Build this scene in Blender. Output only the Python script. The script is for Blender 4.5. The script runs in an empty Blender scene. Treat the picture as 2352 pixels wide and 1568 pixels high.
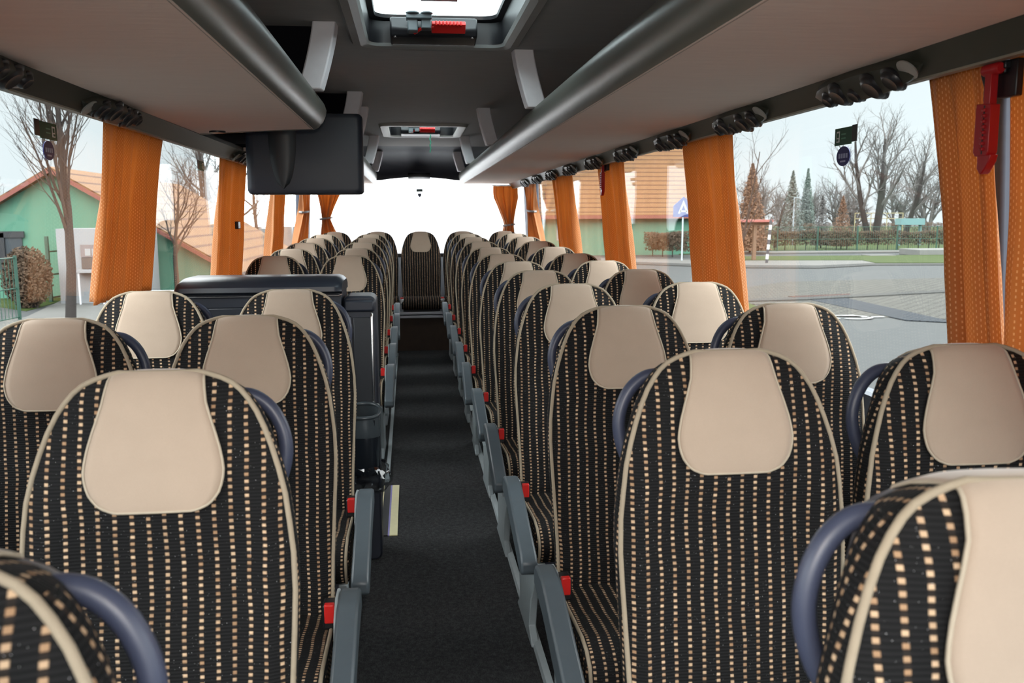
import bpy, math, random
from mathutils import Vector, Matrix, noise
PI = math.pi
scene = bpy.context.scene
COL = scene.collection

# ------------------------------------------------------------------ camera, world, light, exposure
# Coordinates: X across the coach (+X to the kerb side), Y towards the rear, Z up, measured from the camera's eye;
# at the very end everything is lifted by LIFT so that the aisle floor is at z = 0.
LIFT = 1.423
F_PX, YAW, PIT, ROLL = 2000.0, 0.1156, 0.1432, 0.0037
def to_world(X, Y, Z):
    cr, sr = math.cos(ROLL), math.sin(ROLL); x1 = cr*X+sr*Z; z2 = -sr*X+cr*Z
    cp, sp = math.cos(PIT), math.sin(PIT); y1 = cp*Y+sp*z2; z = -sp*Y+cp*z2
    cy, sy = math.cos(YAW), math.sin(YAW)
    return Vector((cy*x1+sy*y1, -sy*x1+cy*y1, z))
cam_data = bpy.data.cameras.new('camera')
cam_data.sensor_width = 22.2
cam_data.lens = 22.2*F_PX/2352
cam_data.clip_start = 0.05; cam_data.clip_end = 600
cam_data.dof.use_dof = True; cam_data.dof.focus_distance = 3.4; cam_data.dof.aperture_fstop = 4.5
cam = bpy.data.objects.new('camera', cam_data); COL.objects.link(cam)
r_, f_, u_ = to_world(1,0,0), to_world(0,1,0), to_world(0,0,1)
M = Matrix(((r_.x,u_.x,-f_.x,0),(r_.y,u_.y,-f_.y,0),(r_.z,u_.z,-f_.z,0),(0,0,0,1)))
cam.matrix_world = M
scene.camera = cam

scene.view_settings.view_transform = 'Standard'
scene.view_settings.look = 'None'
scene.view_settings.exposure = 0.9
scene.view_settings.gamma = 1.0
scene.view_settings.use_curve_mapping = False
scene.cycles.max_bounces = 9
scene.cycles.diffuse_bounces = 4
scene.cycles.glossy_bounces = 3
scene.cycles.transparent_max_bounces = 16
scene.cycles.sample_clamp_indirect = 6.0
scene.cycles.use_denoising = True
scene.cycles.caustics_reflective = False
scene.cycles.caustics_refractive = False

world = bpy.data.worlds.new('overcast_sky'); scene.world = world
world.use_nodes = True
def build_world():
    nt = world.node_tree; N = nt.nodes; L = nt.links
    for n in list(N): N.remove(n)
    out = N.new('ShaderNodeOutputWorld'); bg = N.new('ShaderNodeBackground')
    tc = N.new('ShaderNodeTexCoord'); sx = N.new('ShaderNodeSeparateXYZ')
    L.new(tc.outputs['Generated'], sx.inputs[0])
    ramp = N.new('ShaderNodeValToRGB')
    e = ramp.color_ramp.elements
    e[0].position = 0.0; e[0].color = (0.55, 0.60, 0.625, 1)
    e[1].position = 1.0; e[1].color = (2.6, 2.7, 2.8, 1)
    a = ramp.color_ramp.elements.new(0.15); a.color = (0.53, 0.58, 0.605, 1)
    a = ramp.color_ramp.elements.new(0.28); a.color = (5.2, 5.3, 5.35, 1)
    a = ramp.color_ramp.elements.new(0.55); a.color = (4.2, 4.3, 4.35, 1)
    L.new(sx.outputs['Z'], ramp.inputs[0])
    # bright cloud towards the rear of the coach
    glow = N.new('ShaderNodeMapRange'); glow.interpolation_type = 'SMOOTHSTEP'
    glow.inputs[1].default_value = 0.972; glow.inputs[2].default_value = 1.0
    glow.inputs[3].default_value = 1.0; glow.inputs[4].default_value = 25.0
    L.new(sx.outputs['Y'], glow.inputs[0])
    # the open sky in front of the windscreen
    fr = N.new('ShaderNodeMapRange'); fr.interpolation_type = 'SMOOTHSTEP'
    fr.inputs[1].default_value = 0.2; fr.inputs[2].default_value = 1.0
    fr.inputs[3].default_value = 1.0; fr.inputs[4].default_value = 1.5
    neg = N.new('ShaderNodeMath'); neg.operation = 'MULTIPLY'; neg.inputs[1].default_value = -1
    L.new(sx.outputs['Y'], neg.inputs[0]); L.new(neg.outputs[0], fr.inputs[0])
    m = N.new('ShaderNodeMath'); m.operation = 'MULTIPLY'
    L.new(glow.outputs[0], m.inputs[0]); L.new(fr.outputs[0], m.inputs[1])
    L.new(m.outputs[0], bg.inputs['Strength'])
    L.new(ramp.outputs['Color'], bg.inputs['Color'])
    L.new(bg.outputs[0], out.inputs[0])
build_world()
# the camera's own flash (the photo shows its glints in the fabric and the fall-off down the aisle)
fl = bpy.data.lights.new('camera_flash', 'SPOT'); fl.energy = 26; fl.spot_size = math.radians(84); fl.spot_blend = 1.0; fl.shadow_soft_size = 0.035; fl.color = (1.0, 0.90, 0.80)
flo = bpy.data.objects.new('camera_flash', fl); COL.objects.link(flo); flo.matrix_world = Matrix.Translation((0.0, -0.02, 0.10)) @ M

# ------------------------------------------------------------------ helpers
def at(px, py, x=None, y=None, z=None):
    d = to_world((px-1176)/F_PX, 1.0, -(py-784)/F_PX)
    t = x/d.x if x is not None else y/d.y if y is not None else z/d.z
    return d*t

class MB:
    def __init__(s): s.v = []; s.f = []
    def add(s, vs, fs):
        b = len(s.v); s.v += [tuple(v) for v in vs]; s.f += [tuple(i+b for i in f) for f in fs]; return s
    def box(s, x0, x1, y0, y1, z0, z1):
        return s.add([(x0,y0,z0),(x1,y0,z0),(x1,y1,z0),(x0,y1,z0),(x0,y0,z1),(x1,y0,z1),(x1,y1,z1),(x0,y1,z1)],
                     [(0,3,2,1),(4,5,6,7),(0,1,5,4),(1,2,6,5),(2,3,7,6),(3,0,4,7)])
    def prism(s, prof, axis, a, b):
        n = len(prof)
        def P(p, t):
            return {'x': (t,p[0],p[1]), 'y': (p[0],t,p[1]), 'z': (p[0],p[1],t)}[axis]
        vs = [P(p,a) for p in prof]+[P(p,b) for p in prof]
        fs = [(i,(i+1)%n,(i+1)%n+n,i+n) for i in range(n)]+[tuple(range(n))[::-1], tuple(range(n,2*n))]
        return s.add(vs, fs)
    def loops(s, loops, cap0=True, cap1=True, closed=True):
        n = len(loops[0]); vs = [p for l in loops for p in l]; fs = []
        for k in range(len(loops)-1):
            for i in range(n if closed else n-1):
                j = (i+1)%n; fs.append((k*n+i, k*n+j, (k+1)*n+j, (k+1)*n+i))
        if cap0: fs.append(tuple(range(n))[::-1])
        if cap1: fs.append(tuple(range((len(loops)-1)*n, len(loops)*n)))
        return s.add(vs, fs)
    def tube(s, path, r, n=8, closed=False, flat=1.0):
        P = [Vector(p) for p in path]; m = len(P); rr = r if isinstance(r,(list,tuple)) else [r]*m
        loops = []; up = None
        for i in range(m):
            if closed: t = P[(i+1)%m]-P[i-1]
            else: t = P[min(i+1,m-1)]-P[max(i-1,0)]
            if t.length < 1e-9: t = Vector((0,0,1))
            t.normalize()
            if up is None:
                up = Vector((0,0,1)) if abs(t.z) < .9 else Vector((1,0,0))
            a = up - t*up.dot(t)
            if a.length < 1e-6: a = t.orthogonal()
            a.normalize(); up = a; b = t.cross(a)
            loops.append([P[i]+(a*math.cos(2*PI*k/n)+b*math.sin(2*PI*k/n)*flat)*rr[i] for k in range(n)])
        if closed:
            loops.append(loops[0]); return s.loops(loops, False, False)
        return s.loops(loops)
    def lathe(s, prof, c, axis='z', n=20):
        loops = []
        for r, h in prof:
            l = []
            for k in range(n):
                a = 2*PI*k/n; u, w = r*math.cos(a), r*math.sin(a)
                l.append({'z': (c[0]+u,c[1]+w,c[2]+h), 'y': (c[0]+w,c[1]+h,c[2]+u), 'x': (c[0]+h,c[1]+u,c[2]+w)}[axis])
            loops.append(l)
        return s.loops(loops)
    def grid(s, P):
        nu, nv = len(P), len(P[0])
        return s.add([p for r in P for p in r], [(i*nv+j,i*nv+j+1,(i+1)*nv+j+1,(i+1)*nv+j) for i in range(nu-1) for j in range(nv-1)])
    def beam(s, a, b, w, h, up=(0,0,1)):
        a, b = Vector(a), Vector(b); t = (b-a).normalized(); up = Vector(up)
        if abs(t.dot(up)) > .95: up = Vector((0,1,0))
        x = t.cross(up).normalized()*w/2; y = x.cross(t).normalized()*h/2
        return s.loops([[p-x-y,p+x-y,p+x+y,p-x+y] for p in (a,b)])
    def mesh(s, name, off=(0,0,0), smooth=38, tri=False):
        me = bpy.data.meshes.new(name)
        me.from_pydata([(v[0]-off[0],v[1]-off[1],v[2]-off[2]) for v in s.v], [], s.f)
        import bmesh
        bm = bmesh.new(); bm.from_mesh(me); bmesh.ops.recalc_face_normals(bm, faces=bm.faces)
        uvl = bm.loops.layers.uv.new('UVMap')
        for f in bm.faces:
            nx, ny, nz = abs(f.normal.x), abs(f.normal.y), abs(f.normal.z)*0.9
            for l in f.loops:
                c = l.vert.co
                l[uvl].uv = (c.x,c.z) if ny >= nx and ny >= nz else (c.y,c.z) if nx >= nz else (c.x,c.y)
        bm.to_mesh(me); bm.free()
        if smooth:
            me.polygons.foreach_set('use_smooth', [True]*len(me.polygons))
            me.set_sharp_from_angle(angle=math.radians(smooth))
        return me

def tag(o, label=None, cat=None, group=None, kind=None):
    if label: o['label'] = label
    if cat: o['category'] = cat
    if group: o['group'] = group
    if kind: o['kind'] = kind
    return o
def empty(name, loc, label, cat, group=None):
    o = bpy.data.objects.new(name, None); o.empty_display_size = .1; COL.objects.link(o); o.location = loc
    return tag(o, label, cat, group)
def bev(o, w, seg=2, ang=35):
    m = o.modifiers.new('edge', 'BEVEL'); m.width = w; m.segments = seg; m.limit_method = 'ANGLE'; m.angle_limit = math.radians(ang)
    m.harden_normals = False
    return o
def part(name, mb, mat, parent, bevel=0, smooth=38, label=None, local=False):
    """a mesh under its thing; its coordinates are world ones unless local."""
    off = (0,0,0)
    if not local:
        p = parent; off = Vector((0,0,0))
        while p: off = off+p.location; p = p.parent
    o = bpy.data.objects.new(name, mb.mesh(name, off, smooth)); o.data.materials.append(mat); COL.objects.link(o); o.parent = parent
    if bevel: bev(o, bevel)
    if label: o['label'] = label
    return o
def solo(name, mb, mat, label=None, cat=None, group=None, kind=None, bevel=0, smooth=38):
    xs = [v[0] for v in mb.v]; ys = [v[1] for v in mb.v]; zs = [v[2] for v in mb.v]
    c = ((min(xs)+max(xs))/2, (min(ys)+max(ys))/2, min(zs))
    o = bpy.data.objects.new(name, mb.mesh(name, c, smooth)); o.data.materials.append(mat); COL.objects.link(o); o.location = c
    if bevel: bev(o, bevel)
    return tag(o, label, cat, group, kind)
def struct(name, mb, mat, bevel=0, smooth=38, label=None):
    return solo(name, mb, mat, label, None, None, 'structure', bevel, smooth)
def copy_tree(o, parent=None):
    c = o.copy(); COL.objects.link(c); c.parent = parent
    for ch in list(o.children): copy_tree(ch, c)
    return c
def lerp_tab(tab, t):
    if t <= tab[0][0]: return tab[0][1]
    for (a, va), (b, vb) in zip(tab, tab[1:]):
        if t <= b: return va+(vb-va)*(t-a)/(b-a)
    return tab[-1][1]
ORD = ['', 'first','second','third','fourth','fifth','sixth','seventh','eighth','ninth','tenth','eleventh','twelfth']

# ------------------------------------------------------------------ materials
class NT:
    def __init__(s, name):
        s.m = bpy.data.materials.new(name); s.m.use_nodes = True; s.t = s.m.node_tree
        for n in list(s.t.nodes): s.t.nodes.remove(n)
        s.out = s.t.nodes.new('ShaderNodeOutputMaterial')
    def n(s, typ, **kw):
        o = s.t.nodes.new('ShaderNode'+typ)
        for k, v in kw.items(): setattr(o, k, v)
        return o
    def link(s, a, b): s.t.links.new(a, b)
    def set(s, sock, v):
        if hasattr(v, 'links') or hasattr(v, 'is_linked'): s.t.links.new(v, sock)
        else: sock.default_value = v
    def math(s, op, a, b=0.0, c=None, clamp=False):
        o = s.n('Math', operation=op); o.use_clamp = clamp; s.set(o.inputs[0], a); s.set(o.inputs[1], b)
        if c is not None: s.set(o.inputs[2], c)
        return o.outputs[0]
    def mix(s, f, a, b):
        o = s.n('Mix', data_type='RGBA'); s.set(o.inputs['Factor'], f); s.set(o.inputs[6], a); s.set(o.inputs[7], b); return o.outputs[2]
    def noise(s, vec, scale, detail=3, rough=.55):
        o = s.n('TexNoise'); o.inputs['Scale'].default_value = scale; o.inputs['Detail'].default_value = detail; o.inputs['Roughness'].default_value = rough
        if vec is not None: s.link(vec, o.inputs['Vector'])
        return o.outputs['Fac']
    def coord(s, w='Object'): return s.n('TexCoord').outputs[w]
    def step(s, v, a, b):
        o = s.n('MapRange'); o.interpolation_type = 'SMOOTHSTEP'; s.set(o.inputs[0], v); o.inputs[1].default_value = a; o.inputs[2].default_value = b
        return o.outputs[0]
    def bump(s, h, strength, dist=.002):
        o = s.n('Bump'); o.inputs['Strength'].default_value = strength; o.inputs['Distance'].default_value = dist; s.link(h, o.inputs['Height']); return o.outputs[0]
    def princ(s, col, rough=.5, spec=.5, metal=0, normal=None, sheen=0, coat=0):
        p = s.n('BsdfPrincipled'); s.set(p.inputs['Base Color'], col); s.set(p.inputs['Roughness'], rough)
        s.set(p.inputs['Specular IOR Level'], spec); p.inputs['Metallic'].default_value = metal
        p.inputs['Sheen Weight'].default_value = sheen; p.inputs['Coat Weight'].default_value = coat
        if normal is not None: s.link(normal, p.inputs['Normal'])
        return p
    def done(s, sh):
        s.link(sh if hasattr(sh, 'links') and not hasattr(sh, 'inputs') else sh.outputs[0], s.out.inputs['Surface']); return s.m
def C(r, g, b):
    f = lambda c: ((c/255)/12.92 if c/255 <= .04045 else ((c/255+.055)/1.055)**2.4)
    return (f(r), f(g), f(b), 1)
def plain(name, col, rough=.5, spec=.5, metal=0, var=.12, scale=30, bump=0, bscale=400, sheen=0, coat=0):
    t = NT(name); co = t.coord()
    nz = t.noise(co, scale)
    dark = tuple(c*(1-var) for c in col[:3])+(1,); lite = tuple(min(1, c*(1+var)) for c in col[:3])+(1,)
    nrm = t.bump(t.noise(co, bscale), bump, .001) if bump else None
    return t.done(t.princ(t.mix(nz, dark, lite), rough, spec, metal, nrm, sheen, coat))

def make_seat_fabric():
    t = NT('dotted_seat_fabric'); uv = t.n('UVMap').outputs[0]
    sp = t.n('SeparateXYZ'); t.link(uv, sp.inputs[0]); u, v = sp.outputs[0], sp.outputs[1]
    wob = t.math('MULTIPLY', t.math('SUBTRACT', t.noise(t.coord(), 9, 1), .5), .010)
    u = t.math('ADD', u, wob)
    cu = t.math('DIVIDE', u, .0250); col = t.math('FLOOR', cu)
    fu = t.math('ABSOLUTE', t.math('SUBTRACT', t.math('SUBTRACT', cu, col), .5))
    cv = t.math('ADD', t.math('DIVIDE', v, .0109), t.math('MULTIPLY', col, .37)); row = t.math('FLOOR', cv)
    fv = t.math('ABSOLUTE', t.math('SUBTRACT', t.math('SUBTRACT', cv, row), .5))
    mu = t.math('SUBTRACT', 1.0, t.step(fu, .095, .15)); mv = t.math('SUBTRACT', 1.0, t.step(fv, .17, .28))
    dot = t.math('MULTIPLY', mu, mv)
    wn = t.n('TexWhiteNoise', noise_dimensions='2D'); cb = t.n('CombineXYZ'); t.link(col, cb.inputs[0]); t.link(row, cb.inputs[1]); t.link(cb.outputs[0], wn.inputs['Vector'])
    rib = t.math('MULTIPLY_ADD', t.math('SINE', t.math('MULTIPLY', v, 2*PI/.00545)), .5, .5)
    base = t.mix(t.math('POWER', rib, 2.0), (.0025,.0025,.0027,1), (.0095,.009,.0095,1))
    under = t.mix(t.math('MULTIPLY', mu, .35), base, (.040,.026,.018,1))
    dc = t.mix(wn.outputs['Value'], (.34,.20,.11,1), (.60,.42,.27,1))
    colr = t.mix(dot, under, dc)
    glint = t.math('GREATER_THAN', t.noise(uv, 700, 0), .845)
    colr = t.mix(glint, colr, (.85,.85,.88,1))  # flash glints painted into the cloth colour as sparse pale specks
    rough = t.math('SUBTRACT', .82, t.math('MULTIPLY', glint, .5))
    h = t.math('ADD', rib, t.math('MULTIPLY', dot, .8))
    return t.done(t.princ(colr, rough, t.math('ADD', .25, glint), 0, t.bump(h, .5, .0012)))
def make_curtain_mat():
    t = NT('orange_curtain_cloth'); uv = t.n('UVMap').outputs[0]
    sp = t.n('SeparateXYZ'); t.link(uv, sp.inputs[0]); u, v = sp.outputs[0], sp.outputs[1]
    cu = t.math('DIVIDE', u, .0066); col = t.math('FLOOR', cu)
    fu = t.math('ABSOLUTE', t.math('SUBTRACT', t.math('SUBTRACT', cu, col), .5))
    cv = t.math('ADD', t.math('DIVIDE', v, .0130), t.math('MULTIPLY', col, .5))
    fv = t.math('ABSOLUTE', t.math('SUBTRACT', t.math('FRACT', cv), .5))
    dot = t.math('MULTIPLY', t.math('LESS_THAN', fu, .13), t.math('LESS_THAN', fv, .22))
    base = t.mix(t.noise(t.coord(), 12), (.44,.175,.060,1), (.58,.25,.095,1))
    colr = t.mix(dot, base, (.82,.58,.32,1))
    p = t.princ(colr, .75, .3, 0, None, .2)
    tr = t.n('BsdfTranslucent'); t.set(tr.inputs['Color'], t.mix(.5, colr, (.95,.48,.12,1)))
    mx = t.n('MixShader'); mx.inputs[0].default_value = .46; t.link(p.outputs[0], mx.inputs[1]); t.link(tr.outputs[0], mx.inputs[2])
    return t.done(mx)
def make_glass(name, tint, refl=1.0, mist=0.0):
    t = NT(name)
    lw = t.n('LayerWeight'); lw.inputs['Blend'].default_value = .5
    f = t.math('MULTIPLY', t.math('ADD', .012, t.math('MULTIPLY', t.math('POWER', lw.outputs['Facing'], 5.0), .55)), refl, clamp=True)
    tr = t.n('BsdfTransparent'); tr.inputs['Color'].default_value = tint
    gl = t.n('BsdfGlossy'); gl.inputs['Roughness'].default_value = 0.0
    mx = t.n('MixShader'); t.link(f, mx.inputs[0]); t.link(tr.outputs[0], mx.inputs[1]); t.link(gl.outputs[0], mx.inputs[2])
    if not mist: return t.done(mx)
    tl = t.n('BsdfTranslucent'); tl.inputs['Color'].default_value = (.97,.97,.98,1)
    m2 = t.n('MixShader'); t.set(m2.inputs[0], t.math('ADD', mist-.08, t.math('MULTIPLY', t.noise(t.coord(), 3), .16)))
    t.link(mx.outputs[0], m2.inputs[1]); t.link(tl.outputs[0], m2.inputs[2])
    return t.done(m2)
def make_carpet():
    t = NT('black_ribbed_carpet'); co = t.coord()
    mp = t.n('Mapping'); mp.inputs['Scale'].default_value = (1, .35, 1); t.link(co, mp.inputs[0])
    c = t.mix(t.math('MULTIPLY', t.noise(mp.outputs[0], 330, 2), t.noise(co, 60, 4)), (.004,.004,.0045,1), (.16,.16,.163,1))
    return t.done(t.princ(c, .95, .2, 0, t.bump(t.noise(co, 300), .6, .003)))
def make_suede(name, a, b):
    t = NT(name); co = t.coord()
    c = t.mix(t.noise(co, 14, 4), a, b); c = t.mix(t.math('MULTIPLY', t.noise(co, 600, 1), .25), c, (.30,.25,.19,1))
    return t.done(t.princ(c, .9, .15, 0, t.bump(t.noise(co, 900), .25, .0006), .3))
def make_fabric_ceiling(name, a, b):
    t = NT(name); co = t.coord()
    mp = t.n('Mapping'); mp.inputs['Scale'].default_value = (2, 9, 2); t.link(co, mp.inputs[0])
    c = t.mix(t.noise(mp.outputs[0], 3, 5), a, b); c = t.mix(t.math('MULTIPLY', t.noise(co, 700, 1), .3), c, tuple(x*.7 for x in b[:3])+(1,))
    return t.done(t.princ(c, .92, .15, 0, t.bump(t.noise(mp.outputs[0], 5, 4), .25, .006), .1))
def make_ground(name, a, b, scale, pat=None):
    t = NT(name); co = t.coord()
    c = t.mix(t.noise(co, scale, 6, .65), a, b)
    if pat:
        br = t.n('TexBrick'); br.inputs['Scale'].default_value = pat; br.inputs['Mortar Size'].default_value = .035
        br.inputs['Color1'].default_value = (.95,.95,.95,1); br.inputs['Color2'].default_value = (.78,.78,.78,1); br.inputs['Mortar'].default_value = (.35,.35,.35,1)
        t.link(co, br.inputs['Vector'])
        mm = t.n('Mix', data_type='RGBA', blend_type='MULTIPLY'); mm.inputs['Factor'].default_value = 1; t.link(c, mm.inputs[6]); t.link(br.outputs['Color'], mm.inputs[7]); c = mm.outputs[2]
    return t.done(t.princ(c, .9, .05))
def make_tiles():
    t = NT('orange_roof_tiles'); co = t.coord()
    w = t.n('TexWave'); w.wave_type = 'BANDS'; w.bands_direction = 'Z'; w.inputs['Scale'].default_value = 1.0; t.link(co, w.inputs['Vector'])
    c = t.mix(t.noise(co, 2, 4), (.11,.055,.024,1), (.145,.076,.034,1))
    c = t.mix(t.math('GREATER_THAN', w.outputs['Fac'], .9), c, (.05,.022,.012,1))
    return t.done(t.princ(c, .8, .2))
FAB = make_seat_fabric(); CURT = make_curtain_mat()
GLASS = make_glass('window_glass', (.95,.97,.965,1)); HGLASS = make_glass('green_hatch_glass', (.72,.78,.785,1)); MIST = make_glass('misted_rear_glass', (.97,.98,.98,1), .8, .62)
CARPET = make_carpet()
COVER = make_suede('beige_suede_cover', (.415,.318,.245,1), (.48,.37,.287,1))
PIPING = plain('beige_piping', (.34,.28,.205,1), .8, .2, var=.1, scale=60)
HEM = plain('pale_cover_hem', (.46,.39,.30,1), .85, .2, var=.1, scale=60)
SHELL = plain('navy_grey_seat_shell', (.030,.036,.058,1), .45, .5, var=.08, bump=.15)
HANDLE = plain('blue_grey_grab_handle', (.045,.053,.090,1), .42, .5, var=.06, bump=.08)
ARM = plain('slate_grey_armrest', (.075,.094,.108,1), .42, .5, var=.08, bump=.1)
LEGM = plain('grey_painted_seat_leg', (.34,.385,.40,1), .4, .5, var=.1)
RED = plain('red_plastic', (.62,.018,.015,1), .35, .5, var=.05)
DRED = plain('dark_red_plastic', (.40,.010,.014,1), .35, .5, var=.08)
BLACKP = plain('black_plastic', (.012,.012,.014,1), .35, .5, var=.1)
DKGREY = plain('dark_grey_moulded_plastic', (.020,.024,.036,1), .42, .5, var=.06, bump=.12)
GALLEY = plain('charcoal_galley_plastic', (.022,.027,.040,1), .36, .5, var=.06, bump=.12)
RACKEDGE = plain('dark_olive_rack_moulding', (.14,.145,.125,1), .33, .55, var=.06)
RACKBOT = make_fabric_ceiling('beige_rack_fabric', (.74,.62,.54,1), (.84,.71,.62,1))
VENTP = plain('dark_olive_service_channel', (.040,.044,.034,1), .38, .5, var=.1)
LIP = plain('pale_channel_lip', (.30,.28,.22,1), .5, .4)
CEILM = make_fabric_ceiling('charcoal_roof_lining', (.30,.295,.29,1), (.39,.385,.37,1))
BLACKF = plain('black_felt', (.006,.006,.010,1), .9, .2)
RIBM = plain('silver_grey_roof_rib', (.90,.89,.93,1), .45, .4, var=.05)
TRIMG = plain('grey_hatch_trim', (.34,.36,.355,1), .4, .5, var=.05)
TRIML = plain('pale_hatch_trim', (.62,.61,.57,1), .45, .4, var=.05)
WALLM = plain('grey_wall_lining', (.11,.125,.15,1), .6, .3, var=.08)
PILL = plain('blue_grey_pillar_lining', (.085,.095,.125,1), .6, .3, var=.08)
REARM = plain('pale_grey_rear_panel', (.74,.80,.84,1), .55, .3, var=.06)
CHROME = plain('polished_steel', (.55,.55,.55,1), .22, .5, 1.0, var=.03)
ALU = plain('brushed_aluminium', (.40,.40,.43,1), .38, .5, .8, var=.06)
RAILM = plain('pale_grey_floor_rail', (.52,.58,.60,1), .42, .5, .2, var=.08)
WOOD = plain('dark_brown_bench_board', (.055,.030,.018,1), .55, .4, var=.25, scale=14)
YEL = plain('pale_yellow_edge_strip', (.86,.78,.46,1), .4, .4, var=.08)
PURP = plain('violet_edge_line', (.28,.25,.55,1), .5, .4)
PLASTICBAG = make_glass('clear_plastic_bag', (.80,.82,.83,1), 5.0)
GREENS = plain('green_sign', (.010,.085,.045,1), .5, .4, var=.03)
BLUES = plain('blue_sticker', (.012,.020,.14,1), .5, .4, var=.03)
WHITE = plain('white_print', (.75,.77,.78,1), .5, .4, var=.03)
PINKP = plain('pink_print', (.75,.45,.45,1), .5, .4, var=.03)

# ------------------------------------------------------------------ the coach: shell
X0 = 0.105                     # centre line of the coach
YF, YR = -1.5, 9.85            # open windscreen end, rear glass
FZ = -1.423
def raise_(y):
    return lerp_tab([(4.9,0),(5.4,.006),(6.18,.02),(6.96,.038),(7.74,.055),(8.52,.070),(9.3,.083)], y)
def mx(s, x): return X0+s*x    # mirrored position at s times x from the centre line

def build_shell():
    mb = MB(); ys = [YF,2,4,4.9,5.4,6.2,7,7.8,8.6,9.3,YR+.05]
    top = [[(X0-1.26,y,FZ+raise_(y)),(X0+1.26,y,FZ+raise_(y))] for y in ys]
    prof = [(y,FZ+raise_(y)) for y in ys]+[(YR+.05,FZ-.12),(YF,FZ-.12)]
    mb.prism(prof, 'x', X0-1.27, X0+1.27); struct('floor', mb, CARPET, smooth=10)
    # roof lining with the two hatch openings
    hx0, hx1 = -.155, .405; holes = [(2.92,3.80),(7.10,8.00)]
    mb = MB(); z0, z1 = .72, .80
    mb.box(X0-1.24, hx0, YF, YR, z0, z1); mb.box(hx1, X0+1.24, YF, YR, z0, z1)
    yy = YF
    for a, b in holes: mb.box(hx0, hx1, yy, a, z0, z1); yy = b
    mb.box(hx0, hx1, yy, YR, z0, z1)
    struct('ceiling', mb, CEILM, smooth=10)
    for s, side in ((-1,'left'),(1,'right')):
        mb = MB()
        prof = [(mx(s,1.235),FZ-.1),(mx(s,1.235),-.53),(mx(s,1.30),-.53),(mx(s,1.30),FZ-.1)]
        mb.prism(prof, 'y', YF, YR)
        prof = [(mx(s,1.21),.36),(mx(s,1.21),.72),(mx(s,1.26),.80),(mx(s,1.26),.36)]
        mb.prism(prof, 'y', YF, YR)
        struct('wall_'+side, mb, WALLM)
        # pillars between the panes
        cs = [(-.10,.06),(1.90,.055),(3.88,.055),(5.86,.055),(7.80,.055)]
        n = 0
        for i, (c, hw) in enumerate(cs):
            mb = MB(); mb.prism([(mx(s,1.20),.36),(mx(s,1.255),-.53),(mx(s,1.285),-.53),(mx(s,1.255),.36)], 'y', c-hw, c+hw)
            struct('trim_%d' % (i+1+(0 if s < 0 else 10)), mb, PILL, bevel=.008)
        mb = MB(); mb.prism([(mx(s,1.17),.34),(mx(s,1.21),-.53),(mx(s,1.285),-.53),(mx(s,1.26),.36)], 'y', 9.25, YR)
        struct('trim_%d' % (9 if s < 0 else 19), mb, PILL, bevel=.02)
        ed = [YF]+[c for c, h in cs]+[9.25]; hh = [0]+[h for c, h in cs]+[0]
        for i in range(len(ed)-1):
            a, b = ed[i]+hh[i], ed[i+1]-hh[i+1]
            mb = MB(); mb.prism([(mx(s,1.222),.36),(mx(s,1.267),-.53),(mx(s,1.273),-.53),(mx(s,1.228),.36)], 'y', a, b)
            struct('window_%d' % (i+1+(0 if s < 0 else 10)), mb, GLASS)
    # rear end
    mb = MB(); mb.box(X0-1.26, X0+1.26, YR, YR+.05, FZ-.1, -.45); struct('wall_rear', mb, REARM)
    mb = MB(); mb.box(X0-1.20, X0+1.20, YR-.02, YR+.03, -.45, -.41)
    struct('trim_30', mb, BLACKP, bevel=.006)
    mb = MB(); mb.box(X0-1.22, X0+1.22, YR+.005, YR+.013, -.41, .46); struct('window_30', mb, MIST)
    # header over the rear glass, curving down from the roof lining with an arched lower edge
    mb = MB(); prof = []
    P = []
    for i in range(25):
        x = X0-1.2+2.4*i/24; u = abs(x-X0)/1.2
        zb = .425-.035*min(1,(u/.35)**2) if u < .35 else .39
        P.append([(x,9.30,.722),(x,9.48,.70),(x,9.62,.64),(x,9.72,.55),(x,9.77,.47),(x,9.78,zb),(x,YR,zb),(x,YR,.722)])
    mb.loops([[p for p in r] for r in P]); struct('trim_31', mb, DKGREY)
build_shell()
mb = MB(); pts = []
loops = []
for i in range(9):
    x = -.005+.24*i/8; u = abs(i-4)/4; w = .05*(1-u**2)+.004
    loops.append([(x,9.765,.47),(x,9.765-w,.45),(x,9.765-w,.425),(x,9.77,.405)])
mb.loops(loops); solo('brake_light', mb, BLACKP, 'dark brake light hump at the middle of the header over the rear glass', 'brake light')

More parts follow.
